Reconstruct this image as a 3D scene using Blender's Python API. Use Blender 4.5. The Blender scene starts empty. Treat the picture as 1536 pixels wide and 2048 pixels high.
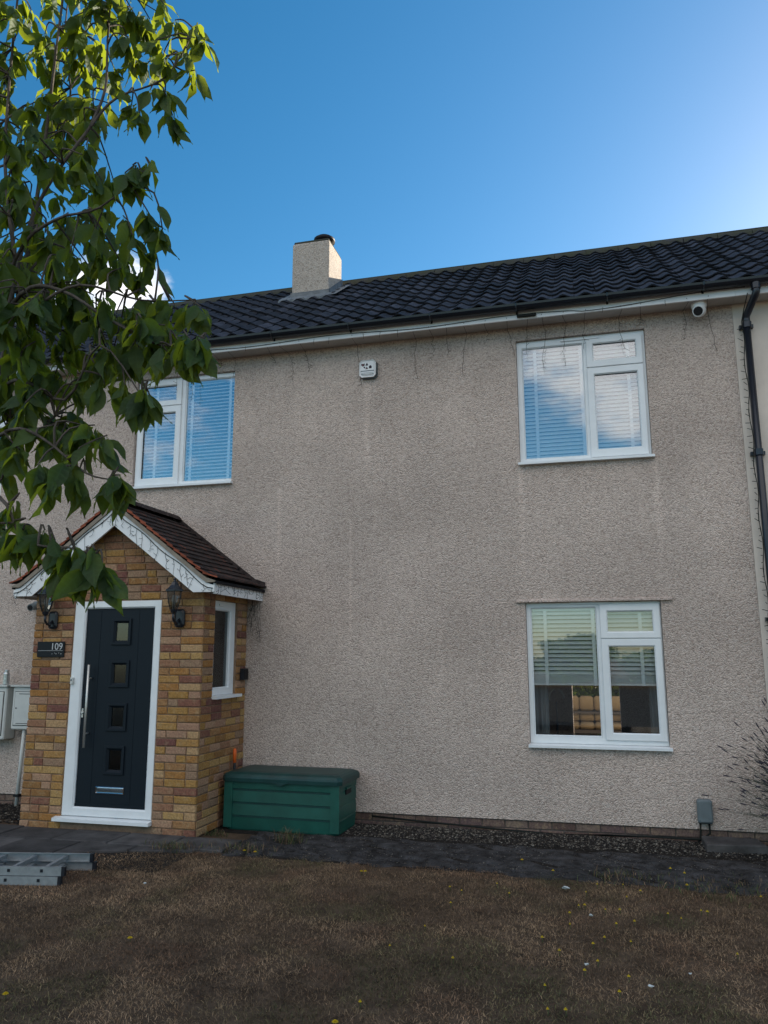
import bpy, math, random
import numpy as np
from mathutils import Vector, Matrix
rnd = random.Random(7)
PI = math.pi
sc = bpy.context.scene
COL = sc.collection

# ------------------------------------------------------------------ camera
CAMP = Vector((1.1286, -8.0, 1.4335)); YAW, PITCH, ROLL, FPX = .2568, .1826, -.0018, 1541.83
fw = Vector((-math.sin(YAW)*math.cos(PITCH), math.cos(YAW)*math.cos(PITCH), math.sin(PITCH)))
rt = Vector((math.cos(YAW), math.sin(YAW), 0)); up = rt.cross(fw)
rt, up = (math.cos(ROLL)*rt + math.sin(ROLL)*up), (-math.sin(ROLL)*rt + math.cos(ROLL)*up)
cd = bpy.data.cameras.new('camera'); cam = bpy.data.objects.new('camera', cd); COL.objects.link(cam)
cd.sensor_fit = 'VERTICAL'; cd.sensor_height = 24; cd.lens = 24*FPX/2048; cd.clip_end = 2000; cd.clip_start = .05
cam.matrix_world = Matrix(((rt.x, up.x, -fw.x, CAMP.x), (rt.y, up.y, -fw.y, CAMP.y), (rt.z, up.z, -fw.z, CAMP.z), (0, 0, 0, 1)))
sc.camera = cam

def ray(px, py):
    return (fw + rt*((px-768)/FPX) - up*((py-1024)/FPX))

def at(px, py, depth):
    return CAMP + ray(px, py)*depth

# ------------------------------------------------------------------ sky, sun, exposure
SUN_AZ, SUN_EL = math.radians(34), math.radians(20)
w = bpy.data.worlds.new('World'); sc.world = w; w.use_nodes = True
nt = w.node_tree; N = nt.nodes; Lk = nt.links
for n in list(N): N.remove(n)
def nd(tree, typ, **kw):
    n = tree.nodes.new(typ)
    for k, v in kw.items():
        if k.startswith('i_'):
            n.inputs[k[2:].replace('_', ' ')].default_value = v
        else: setattr(n, k, v)
    return n
sky = nd(nt, 'ShaderNodeTexSky', sky_type='NISHITA', sun_disc=False, sun_elevation=SUN_EL, sun_rotation=SUN_AZ,
         altitude=200, air_density=1.0, dust_density=.6, ozone_density=2.2)
bg1 = nd(nt, 'ShaderNodeBackground', i_Strength=.15)
hs = nd(nt, 'ShaderNodeHueSaturation', i_Saturation=1.36, i_Value=.60, i_Hue=.491); Lk.new(sky.outputs[0], hs.inputs['Color']); Lk.new(hs.outputs[0], bg1.inputs[0])
tc = nd(nt, 'ShaderNodeTexCoord')
def mth(tree, op, a, b=None, c=None, clamp=False):
    n = tree.nodes.new('ShaderNodeMath'); n.operation = op; n.use_clamp = clamp
    for i, v in enumerate((a, b, c)):
        if v is None: continue
        if isinstance(v, (int, float)): n.inputs[i].default_value = v
        else: tree.links.new(v, n.inputs[i])
    return n.outputs[0]
def maprange(tree, v, a, b, c=0., d=1., smooth=True):
    n = tree.nodes.new('ShaderNodeMapRange'); n.interpolation_type = 'SMOOTHSTEP' if smooth else 'LINEAR'
    tree.links.new(v, n.inputs[0])
    for i, k in enumerate((a, b, c, d)): n.inputs[i+1].default_value = k
    return n.outputs[0]
# broken cloud: a bank low on the left, scattered cloud over the street side (seen mirrored in the windows), thickened higher up as added fill light
mp = nd(nt, 'ShaderNodeMapping'); mp.inputs['Scale'].default_value = (1, 1, 2.2); mp.inputs['Location'].default_value = (3.1, 1.7, .4)
Lk.new(tc.outputs['Generated'], mp.inputs[0])
cn = nd(nt, 'ShaderNodeTexNoise', i_Scale=4.2, i_Detail=10.0, i_Roughness=.62); Lk.new(mp.outputs[0], cn.inputs['Vector'])
sep = nd(nt, 'ShaderNodeSeparateXYZ'); Lk.new(tc.outputs['Generated'], sep.inputs[0])
streetside = mth(nt, 'MULTIPLY', maprange(nt, sep.outputs['Y'], .15, -.45, 0, 1), maprange(nt, sep.outputs['Z'], .20, .5, .43, .68))
dc = ray(215, 625).normalized()
dt = nd(nt, 'ShaderNodeVectorMath', operation='DOT_PRODUCT'); Lk.new(tc.outputs['Generated'], dt.inputs[0]); dt.inputs[1].default_value = dc
leftbank = maprange(nt, dt.outputs['Value'], math.cos(math.radians(7.5)), math.cos(math.radians(2)), 0, .61)
lowcap = 1.0
cov = mth(nt, 'MULTIPLY', mth(nt, 'MAXIMUM', streetside, leftbank), lowcap)
raw = mth(nt, 'ADD', cn.outputs[0], cov)
cm = maprange(nt, raw, .97, 1.16)
bg2 = nd(nt, 'ShaderNodeBackground', i_Strength=1.0); bg2.inputs[0].default_value = (.70, .69, .70, 1)
mx = nd(nt, 'ShaderNodeMixShader'); Lk.new(cm, mx.inputs[0]); Lk.new(bg1.outputs[0], mx.inputs[1]); Lk.new(bg2.outputs[0], mx.inputs[2])
wo = nd(nt, 'ShaderNodeOutputWorld'); Lk.new(mx.outputs[0], wo.inputs[0])

sd = bpy.data.lights.new('sun', 'SUN'); so = bpy.data.objects.new('sun', sd); COL.objects.link(so)
sd.energy = 5.0; sd.angle = math.radians(.5); sd.color = (1, .90, .74)
sdir = Vector((math.sin(SUN_AZ)*math.cos(SUN_EL), math.cos(SUN_AZ)*math.cos(SUN_EL), math.sin(SUN_EL)))
so.rotation_euler = sdir.to_track_quat('Z', 'Y').to_euler(); so.location = (12, 16, 14)
vs = sc.view_settings; vs.view_transform = 'Standard'; vs.look = 'None'; vs.exposure = 1.1; vs.gamma = 1; vs.use_curve_mapping = False

# ------------------------------------------------------------------ helpers
ORG = {}
def tag(o, label=None, cat=None, group=None, kind=None):
    if label: o['label'] = label
    if cat: o['category'] = cat
    if group: o['group'] = group
    if kind: o['kind'] = kind
    return o
def link(o, parent, world):
    COL.objects.link(o); world = Vector(world)
    if parent is not None:
        o.parent = parent; o.location = world - ORG[parent.name]
    else: o.location = world
    ORG[o.name] = world
    return o
def empty(name, loc, parent=None):
    o = bpy.data.objects.new(name, None); o.empty_display_size = .1
    return link(o, parent, loc)

class MB:
    def __init__(s): s.v = []; s.f = []; s.m = []
    def add(s, vs, fs, mi=0):
        b = len(s.v); s.v += [tuple(p) for p in vs]; s.f += [tuple(i+b for i in f) for f in fs]; s.m += [mi]*len(fs); return s
    def box(s, x0, x1, y0, y1, z0, z1, mi=0):
        vs = [(x, y, z) for z in (z0, z1) for y in (y0, y1) for x in (x0, x1)]
        return s.add(vs, [(0, 2, 3, 1), (4, 5, 7, 6), (0, 1, 5, 4), (2, 6, 7, 3), (0, 4, 6, 2), (1, 3, 7, 5)], mi)
    def obox(s, c, ux, uy, uz, mi=0):
        c, ux, uy, uz = map(Vector, (c, ux, uy, uz))
        vs = [c + ux*a + uy*b + uz*d for d in (-1, 1) for b in (-1, 1) for a in (-1, 1)]
        return s.add(vs, [(0, 2, 3, 1), (4, 5, 7, 6), (0, 1, 5, 4), (2, 6, 7, 3), (0, 4, 6, 2), (1, 3, 7, 5)], mi)
    def cbox(s, x0, x1, y0, y1, z0, z1, c=.01, mi=0):
        # box with chamfered edges: 3 cross-sections stacked on y
        def ring(y, k):
            return [(x0+k+c*0, y, z0+k), (x1-k, y, z0+k), (x1-k, y, z1-k), (x0+k, y, z1-k)]
        def oct_(y, k):
            a = [(x0+c, z0), (x1-c, z0), (x1, z0+c), (x1, z1-c), (x1-c, z1), (x0+c, z1), (x0, z1-c), (x0, z0+c)]
            cx, cz = (x0+x1)/2, (z0+z1)/2
            return [(cx+(x-cx)*(1-k*2/(x1-x0)), y, cz+(z-cz)*(1-k*2/(z1-z0))) for x, z in a]
        R = [oct_(y0, c), oct_(y0+c, 0), oct_(y1-c, 0), oct_(y1, c)]
        vs = sum(R, []); fs = [tuple(range(8)), tuple(24+7-i for i in range(8))]
        for r in range(3):
            for i in range(8):
                j = (i+1) % 8; fs.append((r*8+i, (r+1)*8+i, (r+1)*8+j, r*8+j))
        return s.add(vs, fs, mi)
    def tube(s, pts, r, n=6, mi=0, cap=True):
        pts = [Vector(p) for p in pts]; k = len(pts)
        rs = r if isinstance(r, (list, tuple)) else [r]*k
        b = len(s.v); fs = []
        ref = None
        for i, p in enumerate(pts):
            d = (pts[min(i+1, k-1)] - pts[max(i-1, 0)])
            if d.length < 1e-9: d = Vector((0, 0, 1))
            d.normalize()
            if ref is None: ref = Vector((0, 0, 1)) if abs(d.z) < .9 else Vector((1, 0, 0))
            u = d.cross(ref).normalized(); v = d.cross(u).normalized(); ref = u.cross(d) if False else ref
            for j in range(n):
                a = 2*PI*j/n; s.v.append(tuple(p + (u*math.cos(a)+v*math.sin(a))*rs[i]))
        for i in range(k-1):
            for j in range(n):
                fs.append((b+i*n+j, b+i*n+(j+1) % n, b+(i+1)*n+(j+1) % n, b+(i+1)*n+j))
        if cap: fs += [tuple(b+n-1-j for j in range(n)), tuple(b+(k-1)*n+j for j in range(n))]
        s.f += fs; s.m += [mi]*len(fs); return s
    def lathe(s, c, prof, n=16, mi=0, axis=2, a0=0):
        c = Vector(c); b = len(s.v); fs = []
        for r, h in prof:
            for j in range(n):
                a = a0+2*PI*j/n; q = [r*math.cos(a), r*math.sin(a), h]
                if axis == 1: q = [q[0], -h, q[1]]
                if axis == 0: q = [h, q[0], q[1]]
                s.v.append(tuple(c+Vector(q)))
        for i in range(len(prof)-1):
            for j in range(n): fs.append((b+i*n+j, b+i*n+(j+1) % n, b+(i+1)*n+(j+1) % n, b+(i+1)*n+j))
        fs += [tuple(b+n-1-j for j in range(n)), tuple(b+(len(prof)-1)*n+j for j in range(n))]
        s.f += fs; s.m += [mi]*len(fs); return s
    def ring(s, xo0, xo1, zo0, zo1, xi0, xi1, zi0, zi1, yf, yb, ch=.012, mi=0):
        # rectangular frame with a sloped inner bead; yf = front y, yb = back y
        def q(x0, x1, z0, z1, y): return [(x0, y, z0), (x1, y, z0), (x1, y, z1), (x0, y, z1)]
        e = .004
        R = [q(xo0, xo1, zo0, zo1, yb), q(xo0, xo1, zo0, zo1, yf+e), q(xo0+e, xo1-e, zo0+e, zo1-e, yf),
             q(xi0-ch, xi1+ch, zi0-ch, zi1+ch, yf), q(xi0, xi1, zi0, zi1, yf+ch), q(xi0, xi1, zi0, zi1, yb)]
        fs = []
        for r in range(6):
            for i in range(4):
                j = (i+1) % 4; n2 = (r+1) % 6
                fs.append((r*4+i, r*4+j, n2*4+j, n2*4+i))
        return s.add(sum(R, []), fs, mi)
    def mesh(s, name, mats, off=(0, 0, 0), smooth=False):
        me = bpy.data.meshes.new(name)
        me.from_pydata([(p[0]-off[0], p[1]-off[1], p[2]-off[2]) for p in s.v], [], s.f)
        if not isinstance(mats, (list, tuple)): mats = [mats]
        for m in mats: me.materials.append(m)
        if any(s.m): me.polygons.foreach_set('material_index', s.m)
        if smooth: me.polygons.foreach_set('use_smooth', [True]*len(me.polygons))
        me.update(); return me
    def build(s, name, mats, parent=None, smooth=False, loc=None):
        o0 = Vector(loc) if loc is not None else (ORG[parent.name] if parent is not None else Vector((0, 0, 0)))
        o = bpy.data.objects.new(name, s.mesh(name, mats, o0, smooth)); return link(o, parent, o0)
    def build_local(s, name, mats, parent, smooth=False):
        # vertices already in the parent's own frame
        o = bpy.data.objects.new(name, s.mesh(name, mats, (0, 0, 0), smooth)); COL.objects.link(o); o.parent = parent; ORG[o.name] = Vector((0, 0, 0)); return o

def fixn(me):
    import bmesh
    b = bmesh.new(); b.from_mesh(me); bmesh.ops.recalc_face_normals(b, faces=b.faces); b.to_mesh(me); b.free()

# ------------------------------------------------------------------ materials
def mat(name, col, rough=.6, spec=.4, var=.0, vscale=8., col2=None, bump=0., bscale=60., metal=0., objvar=0., detail=4., stretch=None, bdist=.01):
    m = bpy.data.materials.new(name); m.use_nodes = True; t = m.node_tree; b = t.nodes['Principled BSDF']
    b.inputs['Roughness'].default_value = rough; b.inputs['Specular IOR Level'].default_value = spec; b.inputs['Metallic'].default_value = metal
    c = None
    t_c = nd(t, 'ShaderNodeTexCoord'); vec = t_c.outputs['Object']
    g = nd(t, 'ShaderNodeNewGeometry'); vec = g.outputs['Position']
    if stretch:
        mp = nd(t, 'ShaderNodeMapping'); mp.inputs['Scale'].default_value = stretch; t.links.new(vec, mp.inputs[0]); vec = mp.outputs[0]
    if var or col2:
        n = nd(t, 'ShaderNodeTexNoise', i_Scale=vscale, i_Detail=detail, i_Roughness=.6); t.links.new(vec, n.inputs['Vector'])
        r = nd(t, 'ShaderNodeValToRGB'); r.color_ramp.elements[0].position = .32; r.color_ramp.elements[1].position = .68
        c2 = col2 or tuple(k*(1-var) for k in col)
        r.color_ramp.elements[0].color = (*c2, 1); r.color_ramp.elements[1].color = (*[min(1, k*(1+var*.6)) for k in col], 1)
        t.links.new(n.outputs[0], r.inputs[0]); c = r.outputs[0]
    if objvar:
        oi = nd(t, 'ShaderNodeObjectInfo'); h = nd(t, 'ShaderNodeHueSaturation')
        t.links.new(maprange(t, oi.outputs['Random'], 0, 1, 1-objvar, 1+objvar, False), h.inputs['Value'])
        if c is not None: t.links.new(c, h.inputs['Color'])
        else: h.inputs['Color'].default_value = (*col, 1)
        c = h.outputs[0]
    if c is not None: t.links.new(c, b.inputs['Base Color'])
    else: b.inputs['Base Color'].default_value = (*col, 1)
    if bump:
        n = nd(t, 'ShaderNodeTexNoise', i_Scale=bscale, i_Detail=5.0); t.links.new(vec, n.inputs['Vector'])
        bp = nd(t, 'ShaderNodeBump', i_Strength=bump, i_Distance=bdist); t.links.new(n.outputs[0], bp.inputs['Height']); t.links.new(bp.outputs[0], b.inputs['Normal'])
    return m

def pebbledash(name, base, dark, light):
    m = bpy.data.materials.new(name); m.use_nodes = True; t = m.node_tree; b = t.nodes['Principled BSDF']
    b.inputs['Roughness'].default_value = .9; b.inputs['Specular IOR Level'].default_value = .2
    g = nd(t, 'ShaderNodeNewGeometry')
    v = nd(t, 'ShaderNodeTexVoronoi', i_Scale=78.0); v.feature = 'F1'; t.links.new(g.outputs['Position'], v.inputs['Vector'])
    n1 = nd(t, 'ShaderNodeTexNoise', i_Scale=30.0, i_Detail=4.0, i_Roughness=.7); t.links.new(g.outputs['Position'], n1.inputs['Vector'])
    vs_ = nd(t, 'ShaderNodeSeparateColor'); t.links.new(v.outputs['Color'], vs_.inputs[0])
    tone = mth(t, 'ADD', mth(t, 'MULTIPLY', vs_.outputs[0], .55), mth(t, 'MULTIPLY', n1.outputs[0], .45))
    r = nd(t, 'ShaderNodeValToRGB'); e = r.color_ramp.elements; e[0].position = .12; e[0].color = (*dark, 1); e[1].position = .88; e[1].color = (*light, 1)
    k = e.new(.42); k.color = (*base, 1); t.links.new(tone, r.inputs[0])
    # broad weathering and pale vertical run marks
    mp = nd(t, 'ShaderNodeMapping'); mp.inputs['Scale'].default_value = (7, 7, .35); t.links.new(g.outputs['Position'], mp.inputs[0])
    n2 = nd(t, 'ShaderNodeTexNoise', i_Scale=1.0, i_Detail=3.0); t.links.new(mp.outputs[0], n2.inputs['Vector'])
    st = maprange(t, n2.outputs[0], .55, .75, 1.0, 1.05)
    sp = nd(t, 'ShaderNodeSeparateXYZ'); t.links.new(g.outputs['Position'], sp.inputs[0])
    for (xs_, hw_, zt_, zb_) in ((-1.17, .07, 4.5, 3.0), (.51, .05, 3.36, 1.9), (1.86, .06, 3.36, 2.2), (-2.2, .05, 3.3, 1.6), (-1.35, .03, 2.9, .4)):
        dx_ = mth(t, 'ABSOLUTE', mth(t, 'SUBTRACT', sp.outputs['X'], xs_)); mk_ = mth(t, 'MULTIPLY', maprange(t, dx_, 0, hw_, 1, 0), mth(t, 'MULTIPLY', maprange(t, sp.outputs['Z'], zb_, zt_-.4, 0, 1), maprange(t, sp.outputs['Z'], zt_, zt_+.02, 1, 0)))
        st = mth(t, 'ADD', st, mth(t, 'MULTIPLY', mk_, mth(t, 'MULTIPLY', n1.outputs[0], .34)))
    n3 = nd(t, 'ShaderNodeTexNoise', i_Scale=.9, i_Detail=4.0); t.links.new(g.outputs['Position'], n3.inputs['Vector'])
    w3 = maprange(t, n3.outputs[0], .3, .7, .88, 1.08)
    ml = nd(t, 'ShaderNodeVectorMath', operation='SCALE'); t.links.new(r.outputs[0], ml.inputs[0]); t.links.new(mth(t, 'MULTIPLY', st, w3), ml.inputs['Scale'])
    t.links.new(ml.outputs[0], b.inputs['Base Color'])
    hh = mth(t, 'ADD', mth(t, 'MULTIPLY', v.outputs['Distance'], -1.0), mth(t, 'MULTIPLY', n1.outputs[0], .8))
    bp = nd(t, 'ShaderNodeBump', i_Strength=.9, i_Distance=.012); t.links.new(hh, bp.inputs['Height']); t.links.new(bp.outputs[0], b.inputs['Normal'])
    return m

def brickmat(name, cols, soot=.0):
    m = bpy.data.materials.new(name); m.use_nodes = True; t = m.node_tree; b = t.nodes['Principled BSDF']
    b.inputs['Roughness'].default_value = .88; b.inputs['Specular IOR Level'].default_value = .2
    oi = nd(t, 'ShaderNodeObjectInfo'); g = nd(t, 'ShaderNodeNewGeometry')
    r = nd(t, 'ShaderNodeValToRGB'); r.color_ramp.interpolation = 'CONSTANT'; e = r.color_ramp.elements
    e[0].color = (*cols[0], 1); e[1].position = 1/len(cols); e[1].color = (*cols[1], 1)
    for i, c in enumerate(cols[2:]): k = e.new((i+2)/len(cols)); k.color = (*c, 1)
    t.links.new(oi.outputs['Random'], r.inputs[0])
    n = nd(t, 'ShaderNodeTexNoise', i_Scale=22.0, i_Detail=5.0, i_Roughness=.65); t.links.new(g.outputs['Position'], n.inputs['Vector'])
    mxc = nd(t, 'ShaderNodeMix', data_type='RGBA'); t.links.new(maprange(t, n.outputs[0], .45, .75, 0, .4), mxc.inputs[0])
    t.links.new(r.outputs[0], mxc.inputs[6]); mxc.inputs[7].default_value = (.42, .31, .18, 1)
    n4 = nd(t, 'ShaderNodeTexNoise', i_Scale=60.0, i_Detail=4.0); t.links.new(g.outputs['Position'], n4.inputs['Vector'])
    ml = nd(t, 'ShaderNodeVectorMath', operation='SCALE'); t.links.new(mxc.outputs[2], ml.inputs[0]); t.links.new(maprange(t, n4.outputs[0], .3, .7, .72, 1.15), ml.inputs['Scale'])
    t.links.new(ml.outputs[0], b.inputs['Base Color'])
    bp = nd(t, 'ShaderNodeBump', i_Strength=.6, i_Distance=.006); t.links.new(n4.outputs[0], bp.inputs['Height']); t.links.new(bp.outputs[0], b.inputs['Normal'])
    return m

def glassmat(name, refl, tint=(.97, .975, .975), rough=0.0):
    m = bpy.data.materials.new(name); m.use_nodes = True; t = m.node_tree
    for n in list(t.nodes): t.nodes.remove(n)
    tr = nd(t, 'ShaderNodeBsdfTransparent'); tr.inputs[0].default_value = (*tint, 1)
    gl = nd(t, 'ShaderNodeBsdfGlossy', i_Roughness=rough); gl.inputs[0].default_value = (.93, .97, 1, 1)
    lw = nd(t, 'ShaderNodeFresnel', i_IOR=1.5)
    g = nd(t, 'ShaderNodeNewGeometry'); n = nd(t, 'ShaderNodeTexNoise', i_Scale=1.6, i_Detail=1.0); t.links.new(g.outputs['Position'], n.inputs['Vector'])
    bp = nd(t, 'ShaderNodeBump', i_Strength=.04, i_Distance=.01); t.links.new(n.outputs[0], bp.inputs['Height']); t.links.new(bp.outputs[0], gl.inputs['Normal'])
    f = mth(t, 'ADD', lw.outputs[0], refl, clamp=True)
    mx = nd(t, 'ShaderNodeMixShader'); t.links.new(f, mx.inputs[0]); t.links.new(tr.outputs[0], mx.inputs[1]); t.links.new(gl.outputs[0], mx.inputs[2])
    o = nd(t, 'ShaderNodeOutputMaterial'); t.links.new(mx.outputs[0], o.inputs[0]); return m

def leafmat(name, c1, c2, trans):
    m = bpy.data.materials.new(name); m.use_nodes = True; t = m.node_tree; b = t.nodes['Principled BSDF']
    b.inputs['Roughness'].default_value = .55; b.inputs['Specular IOR Level'].default_value = .25
    g = nd(t, 'ShaderNodeNewGeometry'); n = nd(t, 'ShaderNodeTexNoise', i_Scale=9.0, i_Detail=3.0); t.links.new(g.outputs['Position'], n.inputs['Vector'])
    oi = nd(t, 'ShaderNodeObjectInfo')
    f = mth(t, 'ADD', mth(t, 'MULTIPLY', n.outputs[0], .75), mth(t, 'MULTIPLY', oi.outputs['Random'], .3), clamp=True)
    r = nd(t, 'ShaderNodeValToRGB'); r.color_ramp.elements[0].position = .25; r.color_ramp.elements[1].position = .8
    r.color_ramp.elements[0].color = (*c1, 1); r.color_ramp.elements[1].color = (*c2, 1); t.links.new(f, r.inputs[0])
    # side veins from the leaf's own coordinates
    uv = nd(t, 'ShaderNodeUVMap'); sx = nd(t, 'ShaderNodeSeparateXYZ'); t.links.new(uv.outputs[0], sx.inputs[0])
    ax = mth(t, 'ABSOLUTE', mth(t, 'SUBTRACT', sx.outputs[0], .5))
    ph = mth(t, 'SINE', mth(t, 'MULTIPLY', mth(t, 'SUBTRACT', sx.outputs[1], mth(t, 'MULTIPLY', ax, .55)), 40.))
    mid = maprange(t, ax, 0, .03, 1, 0)
    vein = mth(t, 'MAXIMUM', maprange(t, ph, .55, 1, 0, .7), mid)
    mxc = nd(t, 'ShaderNodeMix', data_type='RGBA'); t.links.new(mth(t, 'MULTIPLY', vein, .45), mxc.inputs[0]); t.links.new(r.outputs[0], mxc.inputs[6]); mxc.inputs[7].default_value = (*[k*1.7 for k in c2], 1)
    t.links.new(mxc.outputs[2], b.inputs['Base Color'])
    bp = nd(t, 'ShaderNodeBump', i_Strength=.2, i_Distance=.002); t.links.new(ph, bp.inputs['Height']); t.links.new(bp.outputs[0], b.inputs['Normal'])
    tr = nd(t, 'ShaderNodeBsdfTranslucent'); tr.inputs[0].default_value = (*trans, 1)
    mx = nd(t, 'ShaderNodeMixShader', i_Fac=.45); t.links.new(b.outputs[0], mx.inputs[1]); t.links.new(tr.outputs[0], mx.inputs[2])
    t.links.new(mx.outputs[0], t.nodes['Material Output'].inputs[0]); return m

def attrmat(name, rough=.9, mul=1.):
    m = bpy.data.materials.new(name); m.use_nodes = True; t = m.node_tree; b = t.nodes['Principled BSDF']
    b.inputs['Roughness'].default_value = rough; b.inputs['Specular IOR Level'].default_value = .15
    a = nd(t, 'ShaderNodeAttribute', attribute_name='tone'); t.links.new(a.outputs['Color'], b.inputs['Base Color']); return m

M = dict(
    dash=pebbledash('pebbledash', (.54, .432, .372), (.33, .262, .224), (.70, .59, .52)),
    cream=mat('cream_render', (.70, .61, .53), .85, .2, .12, 2.2, bump=.25, bscale=90),
    chim=pebbledash('chimney_render', (.50, .43, .37), (.26, .21, .17), (.64, .57, .50)),
    tile=mat('roof_tile', (.030, .031, .040), .8, .25, .6, 3.5, col2=(.014, .015, .020), bump=.6, bscale=90, objvar=.5, detail=8.),
    ridge=mat('ridge_tile', (.045, .045, .045), .9, .2, .5, 9., col2=(.05, .055, .035), bump=.5),
    deck=mat('roof_deck', (.02, .02, .022), .9, .1),
    upvc=mat('white_upvc', (.78, .80, .81), .28, .5, .05, 6.),
    white=mat('white_paint', (.80, .80, .80), .45, .4, .07, 5., bump=.05),
    soffit=mat('soffit', (.52, .49, .46), .6, .3, .08, 3.),
    black=mat('black_plastic', (.012, .014, .020), .35, .5),
    gutter=mat('gutter_black', (.010, .013, .020), .3, .5, .2, 6.),
    dark=mat('dark_rubber', (.008, .008, .01), .6, .3),
    door=mat('door_skin', (.006, .011, .017), .5, .22, bump=.08, bscale=120),
    steel=mat('brushed_steel', (.66, .63, .58), .5, .5, metal=.85),
    chrome=mat('chrome', (.8, .8, .8), .08, .5, metal=1.),
    alu=mat('aluminium_ladder', (.34, .36, .37), .5, .5, .15, 20., metal=.55),
    lead=mat('lead_flashing', (.16, .175, .19), .7, .3, .3, 14., bump=.3),
    brick=brickmat('stock_brick', [(.38, .205, .070), (.43, .265, .135), (.34, .16, .05), (.29, .145, .085), (.39, .23, .145), (.35, .19, .058), (.22, .095, .065), (.32, .165, .072), (.42, .255, .10), (.27, .135, .050), (.35, .20, .13), (.38, .21, .070), (.18, .075, .060), (.29, .18, .115)]),
    pbrick=brickmat('plinth_brick', [(.15, .10, .085), (.11, .07, .06), (.17, .12, .10), (.13, .085, .08)]),
    mortar=mat('mortar', (.27, .18, .12), .95, .1, .3, 20., bump=.5, bscale=150),
    pmortar=mat('plinth_mortar', (.10, .085, .075), .95, .1, .3, 20., bump=.5),
    ptop=mat('porch_tile_top', (.042, .031, .029), .85, .2, .5, 25., bump=.4, bscale=120, objvar=.3),
    pside=mat('porch_tile_clay', (.27, .075, .040), .8, .2, .3, 25., objvar=.25),
    bed=mat('verge_mortar', (.27, .23, .185), .9, .2, .2, 12., bump=.4),
    green=mat('green_plastic', (.010, .082, .062), .45, .4, .35, 3., bump=.12, bscale=30, detail=8.),
    lid=mat('green_lid', (.006, .040, .038), .45, .4, .4, 5., detail=8.),
    orange=mat('orange_grip', (.75, .13, .02), .5, .4),
    grey=mat('grey_box', (.14, .17, .18), .55, .4, .15, 12.),
    meter=mat('meter_box', (.60, .61, .58), .5, .4, .1, 6.),
    slab=mat('paving_slab', (.078, .072, .070), .9, .2, .45, 5., bump=.5, bscale=80, objvar=.25),
    oldslab=mat('worn_path', (.058, .055, .056), .92, .2, .5, 9., col2=(.013, .011, .010), bump=1., bscale=55, bdist=.02, detail=7.),
    asphalt=mat('asphalt', (.040, .040, .042), .9, .2, .3, 4., bump=.4),
    soil=mat('soil', (.026, .022, .019), .97, .1, .5, 14., bump=.8, bscale=40),
    lawn=mat('dry_lawn_earth', (.100, .068, .045), .97, .1, .45, 6., bump=.8, bscale=50),
    slat=mat('blind_slat', (.84, .85, .83), .5, .4),
    tape=mat('blind_tape', (.88, .89, .88), .8, .2),
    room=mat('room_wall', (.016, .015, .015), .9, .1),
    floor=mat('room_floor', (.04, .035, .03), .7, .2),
    curtain=mat('curtain', (.30, .31, .31), .9, .1, .2, 12., stretch=(1, 1, .1)),
    cushion=mat('cushion', (.24, .19, .11), .9, .1),
    wicker=mat('wicker', (.09, .085, .08), .8, .2),
    wire=mat('wire', (.012, .014, .012), .7, .2),
    bark=mat('bark', (.085, .070, .058), .85, .2, .45, 30., bump=.8, bscale=70, stretch=(1, 1, .4)),
    leaf=leafmat('leaf', (.010, .030, .013), (.045, .085, .030), (.33, .40, .022)),
    bush=leafmat('bush_leaf', (.035, .075, .012), (.09, .14, .03), (.16, .22, .03)),
    stem=mat('lavender_stem', (.085, .092, .070), .9, .1),
    spike=mat('lavender_spike', (.060, .053, .065), .9, .1),
    glass=glassmat('window_glass', .13), lowglass=glassmat('lower_glass', .05),
    frost=glassmat('frosted_glass', .02, (.30, .34, .32), .12), lamp_glass=glassmat('lantern_glass', .10, (.62, .62, .58), .05),
    yellow=mat('yellow_petal', (.62, .44, .02), .7, .2), gstem=mat('green_stem', (.05, .09, .03), .8, .2),
    paper=mat('paper_scrap', (.55, .58, .57), .8, .2), tin=mat('can_metal', (.55, .57, .58), .3, .5, .3, 40., metal=.8),
    plate=mat('number_plate_black', (.006, .007, .010), .45, .25), print_=mat('print_dark', (.03, .02, .03), .6, .2), pinkprint=mat('print_pink', (.35, .12, .14), .6, .2),
    silver=mat('silver_print', (.5, .5, .5), .4, .5), grass=attrmat('grass_blades'), stone=attrmat('gravel_stones'),
)

# ------------------------------------------------------------------ ground
GZ = -.27
lawn = MB().add([(-250, -250, GZ), (250, -250, GZ), (250, 250, GZ), (-250, 250, GZ)], [(0, 1, 2, 3)]).build('lawn', M['lawn']); tag(lawn, 'dry brown front lawn with patches of green', 'lawn', kind='structure')
road = MB().add([(-250, -33, GZ+.004), (250, -33, GZ+.004), (250, -10.6, GZ+.004), (-250, -10.6, GZ+.004)], [(0, 1, 2, 3)]).build('road', M['asphalt']); tag(road, 'unseen grey asphalt road added in front of the garden to darken window reflections', 'road', kind='structure')  # out of view, added and widened so the lower window mirrors dark ground
MB().box(-250, 250, -10.58, -10.45, GZ-.1, GZ+.11).build('kerb', M['slab'], road)
bed = MB().box(-6.5, 5.0, -.72, -.02, GZ-.1, GZ+.006).build('gravel_bed', M['soil']); tag(bed, 'dark soil and gravel strip along the foot of the wall', 'gravel bed', kind='structure')

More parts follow.
